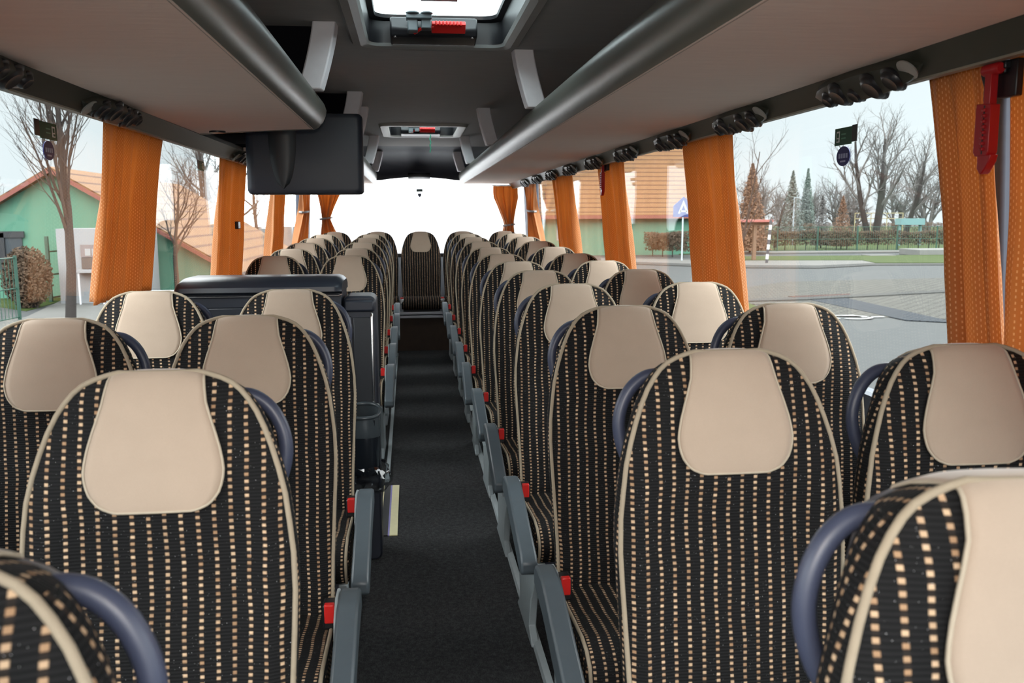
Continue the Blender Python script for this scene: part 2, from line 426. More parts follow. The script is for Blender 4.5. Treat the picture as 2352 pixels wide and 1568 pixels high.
# luggage racks: section in (distance from centre line, z)
def rack(s, y0, y1, label, endcap):
    r = empty('luggage_rack', (mx(s,.75), (y0+y1)/2, .356), label, 'luggage rack', None)
    mb = MB(); a = .30 if endcap else 0
    mb.prism([(mx(s,.487),.352),(mx(s,.99),.352),(mx(s,.99),.372),(mx(s,.487),.372)], 'y', y0, y1-a)
    part('underside_panel', mb, RACKBOT, r, label='beige fabric underside panel')
    edge = [(.492,.3515),(.475,.360),(.457,.382),(.447,.410),(.444,.440),(.449,.466),(.462,.480),(.480,.482),(.500,.472),(.52,.40),(.52,.372),(.50,.368)]
    mb = MB()
    if endcap:   # the rounded end: the section shrinks over the last 20 cm
        loops = [[(mx(s,x),y0,z) for x, z in edge]]
        for k in range(10):
            a = k/9*PI/2; loops.append([(mx(s,x+.02*(1-math.cos(a))), y1-.02+.30*math.sin(a), .474-(.474-z)*max(.05,math.cos(a)) if z < .474 else z) for x, z in edge])
        mb.loops(loops)
    else:
        mb.prism([(mx(s,x),z) for x, z in edge], 'y', y0, y1)
    part('edge_moulding', mb, RACKEDGE, r)
    mb = MB(); mb.prism([(mx(s,.50),.374),(mx(s,1.205),.374),(mx(s,1.205),.39),(mx(s,.52),.39)], 'y', y0, y1-(.05 if endcap else 0))
    part('shelf', mb, BLACKF, r)
    if endcap:
        P = []
        for k in range(13):
            d = .487+.503*k/12; yb = y1-.02+.25*((d-.487)/.503)**1.2
            P.append([(mx(s,d), yb-.004+.20*math.sin(a), .3505+.118*(1-math.cos(a))) for a in [q/10*PI/2 for q in range(11)]]+[(mx(s,d), yb+.18, .474),(mx(s,d), yb, .380)])
        mb = MB(); mb.loops(P); part('end_trim', mb, RACKEDGE, r)
        P = [[(mx(s,d), y, z) for y, z in ((y1-.3,.3525),(y1-.02+.25*((d-.487)/.503)**1.2,.3525),(y1-.02+.25*((d-.487)/.503)**1.2,.372),(y1-.3,.372))] for d in [.487+.503*k/12 for k in range(13)]]
        mb = MB(); mb.loops(P); part('end_panel', mb, RACKBOT, r, label='beige fabric panel at the rounded end')
        mb = MB(); mb.lathe([(0,0),(.033,0),(.033,.012),(0,.012)], (mx(s,.89),y1+.10,.345), 'z', 24); part('round_plug', mb, BLACKP, r)
    return r
rack(1, YF, 9.75, 'long overhead luggage rack above the kerb side windows with beige underside', False)
rack(-1, YF, 3.72, 'overhead luggage rack ending short in a rounded dark corner before the grey monitor', True)
rack(-1, 4.95, 9.75, 'overhead luggage rack that starts behind the grey monitor and runs to the rear glass', False)

# service channels under the racks, with lamp and air units
for s, w in ((1,'the kerb side windows'),(-1,'the windows on the door side')):
    r = empty('service_channel', (mx(s,1.05),4,.33), 'dark olive service channel running along the top of '+w, 'service channel')
    mb = MB(); mb.prism([(mx(s,.9925),.352),(mx(s,1.035),.302),(mx(s,1.055),.302),(mx(s,1.075),.338),(mx(s,1.205),.355),(mx(s,1.205),.371),(mx(s,.9935),.371)], 'y', YF, 9.72)
    part('channel_body', mb, VENTP, r)
    mb = MB(); mb.box(*sorted((mx(s,1.036),mx(s,1.056))), YF, 9.72, .297, .304); part('channel_lip', mb, LIP, r, label='pale lower lip')
def vent_proto():
    r = empty('air_vent_unit', (0,0,0), 'x', 'air vent')
    mb = MB(); loops = []
    for k in range(13):     # a long shallow blister along Y
        t = -1+2*k/12; h = math.sqrt(max(0,1-t*t)); y = .25*t
        loops.append([(-.040*h-.002,y,.0+.02),(-.030*h-.002,y,-.012*h+.004),(0,y,-.020*h),(.030*h+.002,y,-.022*h),(.038*h+.002,y,-.01*h),(.038*h+.002,y,.02)])
    mb.loops(loops); part('housing', mb, VENTP, r, local=True)
    for i, (y, x, rr) in enumerate([(-.15,.012,.030),(-.06,.016,.036),(.03,.022,.024),(.10,.012,.034),(.165,.018,.022)]):
        mb = MB(); mb.lathe([(0,.0),(rr*1.15,0),(rr*1.2,-.006),(rr*1.0,-.009),(rr*.92,-.015),(rr*.7,-.020),(rr*.45,-.018),(0,-.017)], (x-.006,y,-.006), 'z', 18)
        part('nozzle', mb, BLACKP, r, local=True)
    mb = MB(); mb.lathe([(0,0),(.026,0),(.028,-.004),(0,-.006)], (-.006,-.215,-.004), 'z', 18); part('lamp_lens', mb, plain('frosted_lamp_lens', (.35,.36,.34,1), .3, .5), r, label='pale frosted reading lamp lens', local=True)
    return r
vp = vent_proto(); first = True
def place_vent(s, y, label, group):
    global first
    o = vp if first else copy_tree(vp); first = False
    o.location = (mx(s,1.009), y, .319); o.rotation_euler = (0, s*math.radians(42), 0)
    o['label'] = label; o['group'] = group
for k, y in enumerate([1.25, 2.10, 2.93, 3.70, 4.50, 5.30, 6.10, 6.90, 7.70, 8.50]):
    if k == 0: continue
    place_vent(1, y, 'black lamp and air unit over the kerb side windows, %s from the red hammer' % ORD[k], 'air vent units on the kerb side')
for k, y in enumerate([2.05, 2.90, 5.05]):
    place_vent(-1, y, ['black lamp and air unit above the pane with the mint gable','black lamp and air unit by the broad rusty orange curtain','black lamp and air unit beside the grey monitor'][k], 'air vent units on the door side')

# roof ribs
def rib(s, y, label):
    mb = MB(); hw = .042; P = []
    for k in range(9):
        t = k/8; x = .365+.062*t**1.3; z = .725-.25*t
        P.append([(mx(s,x),y-.03,z),(mx(s,x+.085),y-.03,z),(mx(s,x+.085),y+.03,z),(mx(s,x-.006),y+.05,z)])
    mb.loops(P); solo('roof_rib', mb, RIBM, label, 'roof rib', 'silver roof ribs', bevel=.006)
for i, y in enumerate([3.95,6.03,8.13]): rib(1, y, 'silver roof rib dropping to the kerb side luggage rack, %s from the front hatch' % ORD[i+1])
rib(1, 9.55, 'silver roof rib dropping to the kerb side luggage rack beside the rear header')
for i, (y, l) in enumerate([(3.47,'wide silver roof rib on the door side beside the front roof hatch'),(5.32,'silver roof rib standing just above the grey monitor'),(6.03,'silver roof rib half hidden behind the grey monitor edge'),(8.13,'silver roof rib on the door side just behind the rear hatch'),(9.55,'silver roof rib on the door side beside the rear header')]): rib(-1, y, l)
for i, (y, l) in enumerate([(3.53,'black felt bulkhead panel above the rounded rack end'),(5.38,'black felt bulkhead panel above the grey monitor')]):
    mb = MB(); mb.box(mx(-1,1.20), mx(-1,.440), y, y+.03, .484, .719); solo('bulkhead_panel', mb, BLACKF, l, 'panel')

# roof hatches
def rrect(x0, x1, y0, y1, r, n=5):
    P = []
    for cx, cy, a0 in ((x1-r,y1-r,0),(x0+r,y1-r,PI/2),(x0+r,y0+r,PI),(x1-r,y0+r,3*PI/2)):
        for k in range(n+1): a = a0+PI/2*k/n; P.append((cx+r*math.cos(a), cy+r*math.sin(a)))
    return P
def hatch(y0, y1, label, trim, trim_label):
    x0, x1 = -.155, .405
    r = empty('roof_hatch', ((x0+x1)/2,(y0+y1)/2,.70), label, 'roof hatch', 'roof hatches')
    mb = MB(); rings = [(.075,.72,.10),(.060,.700,.09),(.030,.696,.07),(.004,.702,.06),(-.004,.714,.055),(-.02,.80,.05)]
    loops = [[(x,y,z) for x, y in rrect(x0-o, x1+o, y0-o, y1+o, rr)] for o, z, rr in rings]
    k = 2 if trim is TRIMG else 6
    if trim is TRIMG:
        mb.loops(loops[:3], False, False); part('trim_frame', mb, CEILM, r)
        mb = MB()
    mb.loops(loops[k if k < 6 else 0:5], False, False); part('inner_lip' if trim is TRIMG else 'trim_frame', mb, trim, r, label=trim_label)
    mb = MB(); L2 = [[(x,y,z) for x, y in rrect(x0+o, x1-o, y0+o, y1-o, .06)] for o, z in ((.003,.713),(.008,.80),(.030,.808),(.032,.822),(.0,.822))]
    mb.loops(L2, False, False); part('seal', mb, BLACKP, r)
    mb = MB(); mb.box(x0-.02, x1+.02, y0-.02, y1+.02, .822, .830); part('pane', mb, HGLASS, r, label='green tinted pane')
    cx = (x0+x1)/2-.012
    mb = MB(); mb.prism([(y1-.155,.742),(y1-.14,.715),(y1-.05,.700),(y1+.008,.708),(y1+.014,.75),(y1-.03,.79),(y1-.14,.79)], 'x', cx-.175, cx+.175)
    part('latch_housing', mb, BLACKP, r, bevel=.008)
    mb = MB(); mb.prism([(y1-.20,.752),(y1-.16,.724),(y1-.145,.736),(y1-.185,.768)], 'x', cx-.01, cx+.125)
    for k in range(8): mb.box(cx+.004+k*.014, cx+.011+k*.014, y1-.208, y1-.19, .746, .764)
    mb.tube([(cx-.08,y1-.165,.722),(cx-.05,y1-.185,.738),(cx,y1-.185,.745)], .007, 8)
    part('release_lever', mb, RED, r, bevel=.003, label='red release lever')
    mb = MB(); mb.box(cx-.105, cx-.065, y1-.22, y1-.15, .722, .775); mb.box(cx-.052, cx-.012, y1-.22, y1-.16, .732, .775)
    mb.box(cx-.11, cx-.01, y1-.235, y1-.18, .765, .785)
    mb.lathe([(0,0),(.026,0),(.028,.008),(0,.012)], (cx-.085,y1-.225,.782), 'z', 14); mb.lathe([(0,0),(.024,0),(.026,.008),(0,.012)], (cx-.03,y1-.225,.782), 'z', 14)
    part('clamp', mb, plain('grey_clamp', (.10,.12,.13,1), .4), r, bevel=.004)
    for sx in (-.155,.155):
        mb = MB(); mb.lathe([(0,0),(.007,0),(.006,-.004),(0,-.005)], (cx+sx,y1-.135,.716), 'z', 10); part('screw', mb, CHROME, r)
    return r
hatch(2.92, 3.80, 'open lit roof hatch with grey trim near the front of the aisle', TRIMG, 'lighter grey inner lip')
hatch(7.10, 8.00, 'distant roof hatch with pale cream trim and a green cord', TRIML, 'pale cream trim')
mb = MB(); a0 = at(988,297,y=7.8); mb.tube([(a0.x+.004*math.sin(k*1.3),7.80+.003*math.cos(k*2.1),.705-.155*k/14) for k in range(15)], .006, 6)
solo('pull_cord', mb, plain('green_cord', (.03,.16,.10,1), .7), 'green twisted cord hanging from the distant hatch lever', 'cord')
# notice sticker under the front pane
r = empty('hatch_notice', (.12,3.40,.818), 'white notice sticker with red and dark lines on the front hatch pane', 'sticker')
mb = MB(); mb.box(.06,.20,3.27,3.52,.8195,.8215); part('paper', mb, WHITE, r)
mb = MB(); mb.box(.075,.155,3.305,3.335,.8185,.8195); part('red_line', mb, RED, r, label='red printed line')
mb = MB(); mb.box(.083,.125,3.41,3.425,.8185,.8195); part('dark_line', mb, BLACKP, r, label='dark printed line')

# ------------------------------------------------------------------ curtains
def xs_at(z): return lerp_tab([(-.55,1.205),(.0,1.152),(.335,1.108)], z)
def curtain(s, y0, y1, ztop, zbot, folds, label, seed, tie=None, shrink=.0, lean=0.0, rear=False):
    rnd = random.Random(seed); ph = rnd.random()*6
    r = empty('window_curtain', (mx(s,1.1) if not rear else (y0+y1)/2, (y0+y1)/2 if not rear else YR-.12, zbot), label, 'curtain', 'orange curtains')
    nu, nv = 84, 26; P = []; mid = (y0+y1)/2; hw = (y1-y0)/2
    for j in range(nv+1):
        v = j/nv; z = ztop+(zbot-ztop)*v
        w = hw*(1-shrink*math.sin(min(1,v*1.05)*PI)**1.0*.6-shrink*.4*v)
        c = mid+lean*v
        if tie is not None:
            d = abs(z-tie)
            w *= .36+.64*min(1, (d/.30))**1.25
            c = mid+lean*max(0,1-d/.35)
        row = []
        for i in range(nu+1):
            u = i/nu*2-1
            f = math.sin(u*folds*PI+ph)+.55*math.sin(u*folds*2.3*PI+ph*2.1+v*.8)+.25*math.sin(u*folds*4.1*PI+ph*3+v)
            amp = (.025 if hw > .13 else .016)*(.45+.65*min(1,v*1.6))*(hw/w)**.35
            y = c+w*u+.012*math.cos(u*folds*PI+ph)*(w/hw)
            if rear: row.append((y, YR-.12+amp*f, z))
            else: row.append((mx(s, xs_at(z)+amp*f-.006), y, z))
        P.append(row)
    mb = MB(); mb.grid(P); o = part('cloth', mb, CURT, r, smooth=80)
    # the pattern runs over the gathered cloth, not over its silhouette
    me = o.data; uvl = me.uv_layers[0]; full = 2*hw*2.0
    for lp in me.loops:
        vi = lp.vertex_index; j, i = divmod(vi, nu+1); uvl.data[lp.index].uv = (i/nu*full, P[j][i][2])
    m = o.modifiers.new('thickness', 'SOLIDIFY'); m.thickness = .003
    mb = MB()
    if not rear: mb.tube([(mx(s,xs_at(ztop)),y0-.01,ztop+.006),(mx(s,xs_at(ztop)),y1+.01,ztop+.006)], .005, 6)
    else: mb.tube([(y0-.01,YR-.12,ztop+.006),(y1+.01,YR-.12,ztop+.006)], .005, 6)
    part('hanging_rail', mb, BLACKP, r)
    if tie is not None:
        w = hw*.36+.012; c = mid+lean; mb = MB(); pts = []
        for k in range(16):
            a = 2*PI*k/16
            if rear: pts.append((c+w*math.cos(a), YR-.12+.040*math.sin(a), tie+.008*math.cos(a)))
            else: pts.append((mx(s,xs_at(tie)-.006+.040*math.sin(a)), c+w*math.cos(a), tie+.008*math.cos(a)))
        mb.tube(pts, .011, 8, closed=True); part('tie_band', mb, plain('grey_tie_band', (.30,.30,.31,1), .5), r, label='grey tie band')
    return r
curtain(1, 1.745, 1.985, .325, -.42, 2.6, 'orange dotted curtain beside the red emergency hammer', 1, lean=-.03, shrink=.12)
curtain(1, .95, 1.695, .325, -.42, 6.5, 'orange dotted curtain at the edge past the red hammer', 2, lean=.03, shrink=.05)  # widened out of view to keep side light off the nearest seats
curtain(1, 3.20, 3.80, .325, -.42, 3.2, 'broad orange dotted curtain between the park view and the green building', 3, shrink=.10, lean=-.03)
curtain(1, 4.90, 5.58, .325, -.42, 3.4, 'orange curtain on the kerb side with a red hammer hanging in front', 4, shrink=.10, lean=-.04)
curtain(1, 6.55, 7.40, .325, -.42, 4.2, 'orange curtain on the kerb side just ahead of the tied one', 5, shrink=.12, lean=-.06)
curtain(1, 8.45, 9.22, .325, -.42, 3.6, 'orange curtain on the kerb side gathered by a grey band', 6, tie=.05, lean=.06)
curtain(-1, 1.15, 2.02, .325, -.42, 6.5, 'unseen orange curtain added around the first door side pillar to shade near seats', 21)  # out of view, added to block window light on the near seats
curtain(-1, 3.10, 3.80, .325, -.29, 3.6, 'broad rusty orange curtain beside the bare tree and mint gable', 7, shrink=.12, lean=-.08)
curtain(-1, 4.88, 5.62, .325, -.42, 3.4, 'orange curtain on the door side half behind the grey monitor', 8, shrink=.08)
curtain(-1, 6.72, 7.42, .325, -.42, 3.6, 'orange curtain showing under the grey monitor', 9, shrink=.25)
curtain(-1, 8.35, 9.22, .325, -.42, 3.6, 'orange curtain on the door side gathered by a grey band', 10, tie=.05, lean=.10)
curtain(1, .92, 1.20, .33, -.40, 2.6, 'orange curtain tied back at the kerb side end of the rear glass', 11, tie=-.10, lean=.04, rear=True)
curtain(1, -.99, -.71, .33, -.40, 2.6, 'orange curtain tied back at the door side end of the rear glass', 12, tie=-.02, lean=-.05, rear=True)
mb = MB(); c = at(546,517,x=mx(-1,1.105)); mb.box(c.x-.01,c.x+.01,c.y-.035,c.y+.035,c.z-.022,c.z+.022)
solo('curtain_hook_clip', mb, BLACKP, 'small black clip on the curtain beside the monitor', 'clip', bevel=.004)

# emergency hammers: built facing the aisle (-X), origin at the top
def hammer_proto():
    r = empty('emergency_hammer', (0,0,0), 'x', 'hammer')
    mb = MB(); mb.box(.0,.025,-.075,.01,-.10,.012); mb.box(-.012,.0,-.035,-.008,-.028,.006)
    mb.prism([(.062,.006),(.072,-.02),(.052,-.06),(.052,-.105),(.036,-.105),(.036,-.05),(.03,.006)], 'x', -.018, .02)
    mb.box(-.018,.012,-.045,.066,-.015,.008)
    part('holder', mb, BLACKP, r, bevel=.004, local=True)
    mb = MB(); mb.lathe([(0,-.045),(.014,-.045),(.019,-.038),(.019,.028),(.012,.036),(.006,.045),(0,.045)], (-.024,.008,-.012), 'y', 14)
    part('head', mb, DRED, r, local=True)
    mb = MB(); mb.box(-.036,-.010,-.008,.022,-.125,-.012)
    mb.prism([(-.020,-.118),(.048,-.112),(.050,-.128),(.050,-.262),(.040,-.275),(-.016,-.275),(-.022,-.262)], 'x', -.040, -.006)
    for k in range(8): mb.tube([(-.043,-.004,-.135-.017*k),(-.043,.010,-.135-.017*k)], .006, 8)
    part('handle', mb, DRED, r, bevel=.004, local=True)
    mb = MB(); mb.box(-.0405,-.0395,.004,.010,-.27,-.120); part('grip_slot', mb, BLACKP, r, local=True)
    mb = MB(); mb.prism([(-.030,-.272),(.034,-.272),(.032,-.315),(.016,-.332),(.004,-.328),(-.024,-.294)], 'x', -.036, -.008)
    part('belt_cutter', mb, DRED, r, bevel=.003, local=True)
    return r
hp = hammer_proto()
for i, (s, y, z, l) in enumerate([(1,1.665,.292,'large red emergency hammer between the two nearest orange curtains'),(1,5.22,.33,'small distant red hammer over a kerb side curtain'),(1,9.20,.24,'tiny red hammer beside the tied kerb side curtain'),(-1,9.22,.26,'tiny red hammer beside the tied curtain past the monitor')]):
    o = hp if i == 0 else copy_tree(hp)
    o.location = (mx(s,1.068 if i < 2 else 1.15), y, z); o.scale = (.64,.64,.64); o['label'] = l; o['group'] = 'red emergency hammers'
    if s < 0: o.rotation_euler = (0,0,PI)

# stickers on the panes
def gx(s, z): return mx(s, 1.2205+(.36-z)*.0506)
def win_sticker(s, y, z, w, h, lab1, lab2, oval=True):
    x = gx(s,z)-s*.003; r = empty('exit_sticker', (x,y,z), lab1, 'sticker', 'green exit stickers')
    mb = MB(); mb.box(x-.001,x+.001,y-w/2,y+w/2,z-h/2,z+h/2); part('green_panel', mb, GREENS, r)
    mb = MB(); mb.box(x-s*.0012-.0006,x-s*.0012+.0006,y+w*.20,y+w*.38,z-h*.32,z+h*.32); part('pictogram', mb, WHITE, r, label='white pictogram panel')
    mb = MB(); mb.box(x-s*.002-.0004,x-s*.002+.0004,y+w*.24,y+w*.34,z-h*.05,z+h*.22); mb.box(x-s*.002-.0004,x-s*.002+.0004,y+w*.26,y+w*.36,z-h*.25,z-h*.12); part('pictogram_figure', mb, GREENS, r)
    mb = MB()
    for q in (.12,-.12): mb.box(x-s*.0012-.0005,x-s*.0012+.0005,y-w*.16,y+w*.10,z+h*q-h*.04,z+h*q+h*.04)
    part('lettering', mb, plain('dim_green_print', (.10,.30,.20,1), .5), r)
    mb = MB(); mb.box(x-.001,x+.001,y-w/2-w*.30,y-w/2-w*.01,z-h*.40,z+h*.55); part('black_tab', mb, BLACKP, r)
    if oval:
        z2 = z-h*1.15; x2 = gx(s,z2)-s*.003; r2 = empty('glass_mark', (x2,y,z2), lab2, 'sticker', 'oval glass marks')
        mb = MB(); mb.loops([[(x2+d,y+.042*math.cos(a),z2+.030*math.sin(a)) for a in [2*PI*k/24 for k in range(24)]] for d in (-.001,.001)]); part('oval', mb, BLUES, r2)
        mb = MB()
        for k in range(4): mb.box(x2-s*.0015-.0005,x2-s*.0015+.0005,y-.028+.015*k,y-.018+.015*k,z2-.006,z2+.008)
        mb.box(x2-s*.0015-.0005,x2-s*.0015+.0005,y-.016,y+.016,z2-.018,z2-.013); part('lettering', mb, plain('pale_blue_print', (.35,.40,.60,1), .5), r2)
win_sticker(1, 2.60, .238, .105, .052, 'green exit sticker with black tab on the pane facing the park', 'blue oval mark below the green sticker facing the park')
win_sticker(-1, 2.94, .268, .13, .052, 'dark exit sticker on the pane before the mint gable', 'dark oval mark on the pane before the mint gable')
win_sticker(-1, 4.98, .275, .11, .05, 'small dark exit sticker on the second door side pane', 'x', False)
r = empty('glass_mark', (.117,YR-.003,.255), 'dark label over a small shield mark on the white rear glass', 'sticker')
mb = MB(); mb.box(.082,.152,YR-.003,YR-.001,.268,.300); part('label_plate', mb, plain('grey_green_label', (.10,.17,.17,1), .5), r)
mb = MB(); mb.prism([(.097,.250),(.137,.250),(.137,.225),(.117,.205),(.097,.225)], 'y', YR-.003, YR-.001); part('shield', mb, plain('slate_blue_mark', (.12,.15,.24,1), .5), r)
mb = MB(); mb.box(2.0,2.01,0,.01,0,.01)

# ------------------------------------------------------------------ monitor, galley, bin
def build_monitor():
    Y = 4.42; xl, xr, zb, zt = -.785, -.222, .108, .50
    r = empty('overhead_monitor', ((xl+xr)/2,Y,zb), 'dark grey monitor housing seen from behind under the rack end', 'monitor')
    mb = MB(); prof = rrect(xl, xr, zb, zt, .022, 4)
    def sh(k): return [((x-(xl+xr)/2)*k+(xl+xr)/2,(z-(zb+zt)/2)*k+(zb+zt)/2) for x, z in prof]
    loops = [[(x,Y+.02,z) for x, z in sh(.93)],[(x,Y+.004,z) for x, z in sh(.965)],[(x,Y+.018,z) for x, z in sh(.99)],[(x,Y+.05,z) for x, z in prof],[(x,Y+.085,z) for x, z in prof],[(x,Y+.09,z) for x, z in sh(.985)]]
    loops[0] = [(x,Y,z) for x, z in sh(.90)]
    mb.loops(loops); part('housing', mb, DKGREY, r, smooth=50)
    mb = MB(); loops = []
    cx = -.606
    for k in range(15):
        t = k/14; z = zt-.01-(zt-.01-(.135))*t; hw = .072*math.sqrt(max(.0006,1-(max(0,t-.25)/.75)**2.2)); d = .022+.0*t
        loops.append([(cx-hw,Y+.006,z),(cx-hw*.8,Y-d*.55*(1-t*.7),z),(cx-hw*.3,Y-d*(1-t*.7),z),(cx+hw*.3,Y-d*(1-t*.7),z),(cx+hw*.8,Y-d*.55*(1-t*.7),z),(cx+hw,Y+.006,z)])
    mb.loops(loops); part('hinge_cover', mb, plain('darker_hinge_cover', (.022,.024,.027,1), .4), r, smooth=60, label='darker tapering hinge cover')
    mb = MB(); mb.box(xl+.012,xr-.012,Y+.09,Y+.094,zb+.02,zt-.02); part('screen', mb, BLACKP, r)
    mb = MB(); mb.box(-.66,-.55,Y+.03,Y+.09,zt-.01,.62); mb.box(-.70,-.51,Y+.02,Y+.11,.60,.719); part('ceiling_arm', mb, BLACKP, r)
build_monitor()
def build_galley():
    r = empty('galley_cabinet', (-.70,3.55,FZ), 'charcoal galley cabinet with long lid behind the third row seats', 'cabinet')
    y0, y1 = 3.47, 3.80; xw = mx(-1,1.20)
    mb = MB(); mb.box(xw, -.275, y0+.02, y1, FZ+.001, -.345); part('body', mb, GALLEY, r, bevel=.012)
    mb = MB(); loops = []
    for x, e in ((-.905,.020),(-.895,.006),(-.88,0),(-.30,0),(-.283,.006),(-.270,.018)):
        k = 1-e*2
        loops.append([(x,y0+.005+e*.6,-.300),(x,y0-.012+e*.6,-.290),(x,y0-.010+e*.6,-.272-e*.4),(x,y0+.02,-.250-e),(x,y0+.10,-.238-e),(x,y1-.05,-.240-e),(x,y1+.01,-.262-e),(x,y1+.01,-.300)])
    mb.box(-.900,-.275,y0+.015,y1,-.350,-.298); mb.loops(loops); part('lid', mb, GALLEY, r, smooth=45)
    mb = MB(); mb.tube([(-.93,y0+.004,-.307),(-.6,y0+.001,-.307),(-.285,y0+.002,-.307),(-.272,y0+.02,-.303)], .0035, 6); part('trim_line', mb, CHROME, r, label='thin bright trim line')
    mb = MB(); P = []
    mb.prism([(y0+.01,-.345),(y0+.008,-.325),(y0+.03,-.308),(y1,-.302),(y1,-.345)], 'x', xw, -.915); part('side_ledge', mb, GALLEY, r, bevel=.008)
    mb = MB(); mb.lathe([(.0,-.012),(.052,-.012),(.056,.004),(.064,.006),(.066,0),(.060,-.014)], (-1.0,3.60,-.304), 'z', 24); part('cup_recess', mb, BLACKP, r)
    # end unit beside the aisle
    r2 = empty('stair_partition', (-.205,3.62,FZ), 'dark partition with a chrome rail at the end of the galley cabinet', 'partition')
    mb = MB(); prof = rrect(-.272, -.140, FZ+.001, -.315, .028, 5)
    mb.prism(prof, 'y', 3.52, 3.70); part('panel', mb, DKGREY, r2, bevel=.008)
    mb = MB(); mb.box(-.268,-.146,3.505,3.53,-.378,-.330); part('head_band', mb, DKGREY, r2, bevel=.010)
    mb = MB(); mb.box(-.232,-.162,3.515,3.5215,-.98,-.40); part('recess', mb, plain('recessed_charcoal', (.022,.026,.032,1), .4), r2, bevel=.003)
    mb = MB(); mb.box(-.268,-.238,3.510,3.525,-1.30,-.395); part('flange', mb, DKGREY, r2, bevel=.006)
    mb = MB(); mb.tube([(-.158,3.512,-.385),(-.158,3.500,-.40),(-.158,3.500,-.95),(-.158,3.512,-.965)], .0048, 10); part('handrail', mb, CHROME, r2, label='chrome handrail')
    # bin
    r3 = empty('waste_bin', (-.20,3.40,-1.02), 'glossy dark waste bin with open mouth hung on the partition', 'bin')
    BIN = plain('glossy_dark_bin', (.014,.018,.024,1), .16, .6, var=.05); BL = plain('grey_bin_rim', (.060,.075,.085,1), .25, .6)
    x0, x1, yf, yb = -.262, -.130, 3.36, 3.500
    mb = MB(); loops = []
    for z, k in ((-1.017,.90),(-1.0,.94),(-.925,.97),(-.867,.99),(-.859,.985)):
        loops.append([(x0+.066+(x-x0-.066)*k, yb-(yb-y)*k, z) for x, y in rrect(x0, x1, yf, yb, .055)])
    mb.loops(loops); part('bucket', mb, BIN, r3, smooth=50)
    mb = MB(); loops = []
    for z, k in ((-.860,1.0),(-.850,1.01),(-.815,.985),(-.777,.97)):
        loops.append([(x0+.066+(x-x0-.066)*k, yb-(yb-y)*k, z+(.030*(y-yf)/(yb-yf) if z > -.83 else 0)) for x, y in rrect(x0, x1, yf, yb, .055)])
    mb.loops(loops, True, False)
    mb.tube([(x,y,-.780+.032*(y-yf)/(yb-yf)) for x, y in rrect(x0+.003, x1-.003, yf+.003, yb-.003, .052)], .008, 8, closed=True)
    part('rim', mb, BL, r3, smooth=50, label='grey rounded rim')
    mb = MB(); mb.box(x0+.02,x1-.02,yf+.012,yf+.04,-.825,-.785); part('flap', mb, BIN, r3, bevel=.006)
    rnd = random.Random(3); mb = MB(); loops = []
    for j in range(8):
        v = j/7; l = []
        for k in range(40):
            a = 2*PI*k/40; n = noise.noise(Vector((math.cos(a)*2.4,math.sin(a)*2.4,v*3)))
            n2 = noise.noise(Vector((math.cos(a)*7,math.sin(a)*7,v*8+4)))
            rr = (.078+.018*math.sin(v*PI)+.014*n+.010*n2)*(1-.45*max(0,v-.55))
            l.append((-.196+rr*math.cos(a)*1.02+.012*v, 3.432+rr*math.sin(a)*1.02, -.978-.100*v-.018*max(0,math.cos(a-.2))*v+.014*n2))
        loops.append(l)
    mb.loops(loops, False, True); part('bin_liner', mb, PLASTICBAG, r3, smooth=25, label='crumpled clear plastic liner')
build_galley()

# aisle floor details
r = empty('step_edge_strip', (-.12,4.15,FZ), 'pale yellow step edge strip on the dark aisle carpet', 'edge strip')
for nm, a, b, m in (('yellow_band',-.118,-.082,YEL),('violet_line',-.126,-.118,PURP),('black_band',-.158,-.126,BLACKP),('thin_line',-.163,-.158,YEL)):
    mb = MB(); mb.box(a,b,3.79,4.53,FZ+.0005,FZ+.005); part(nm, mb, m, r, label={'yellow_band':'pale yellow band','violet_line':'violet line','thin_line':'thin yellow line'}.get(nm))
for s, x, y0, n in ((1,.392,YF,'trim_40'),(-1,-.225,YF,'trim_41'),(-1,-.150,4.6,'trim_42')):
    mb = MB(); yy = [y for y in (YF,4.9,5.4,6.18,6.96,7.74,8.55) if y >= y0]+([] if y0 == YF else []); yy = [y0]+[y for y in yy if y > y0]
    if n == 'trim_41': yy = [YF,3.4]
    mb.loops([[(x-.011,y,FZ+raise_(y)+.0005),(x+.014,y,FZ+raise_(y)+.0005),(x+.014,y,FZ+raise_(y)+.020),(x-.006,y,FZ+raise_(y)+.016)] for y in yy])
    struct(n, mb, RAILM)
# bench plinth under the last row
mb = MB(); mb.box(-.62,.85,8.78,8.82,FZ+.075,-1.012); struct('trim_43', mb, WOOD)
r = empty('bench_rail', (.115,8.74,-1.03), 'twin aluminium rail along the front of the rear bench', 'rail')
for z in (-.962,-.998):
    mb = MB(); mb.box(-.20,.43,8.722,8.756,z-.014,z+.014); part('bar', mb, ALU, r, bevel=.004)

# ------------------------------------------------------------------ seats
H = 1.18
WTAB = [(0,.045),(.004,.066),(.010,.090),(.020,.112),(.035,.130),(.060,.148),(.10,.167),(.15,.183),(.20,.195),(.28,.204),(.36,.206),(.46,.201),(.60,.194),(.75,.190)]
def wl(d): return lerp_tab(WTAB, d)
def yc(d): return -.150*max(0,d-.03)-.012*math.sin(min(1,d/.3)*PI)+.5*max(0,.03-d)**1.0*.4
def fy(x, d):
    s = min(1, abs(x)/max(.05,wl(d))); b = .019*(1-.25*math.sin(min(1,max(0,d-.2)/.2)*PI))*min(1,.35+d/.06)
    wing = .016*math.exp(-((s-.86)/.16)**2)*min(1,max(0,d-.12)/.15)
    return yc(d)-b*(1-s**2.6)-wing
ROWS = [.003,.007,.013,.021,.032,.046,.065,.09,.12,.155,.195,.24,.29,.35,.41,.47,.53,.59,.65,.70,.745]
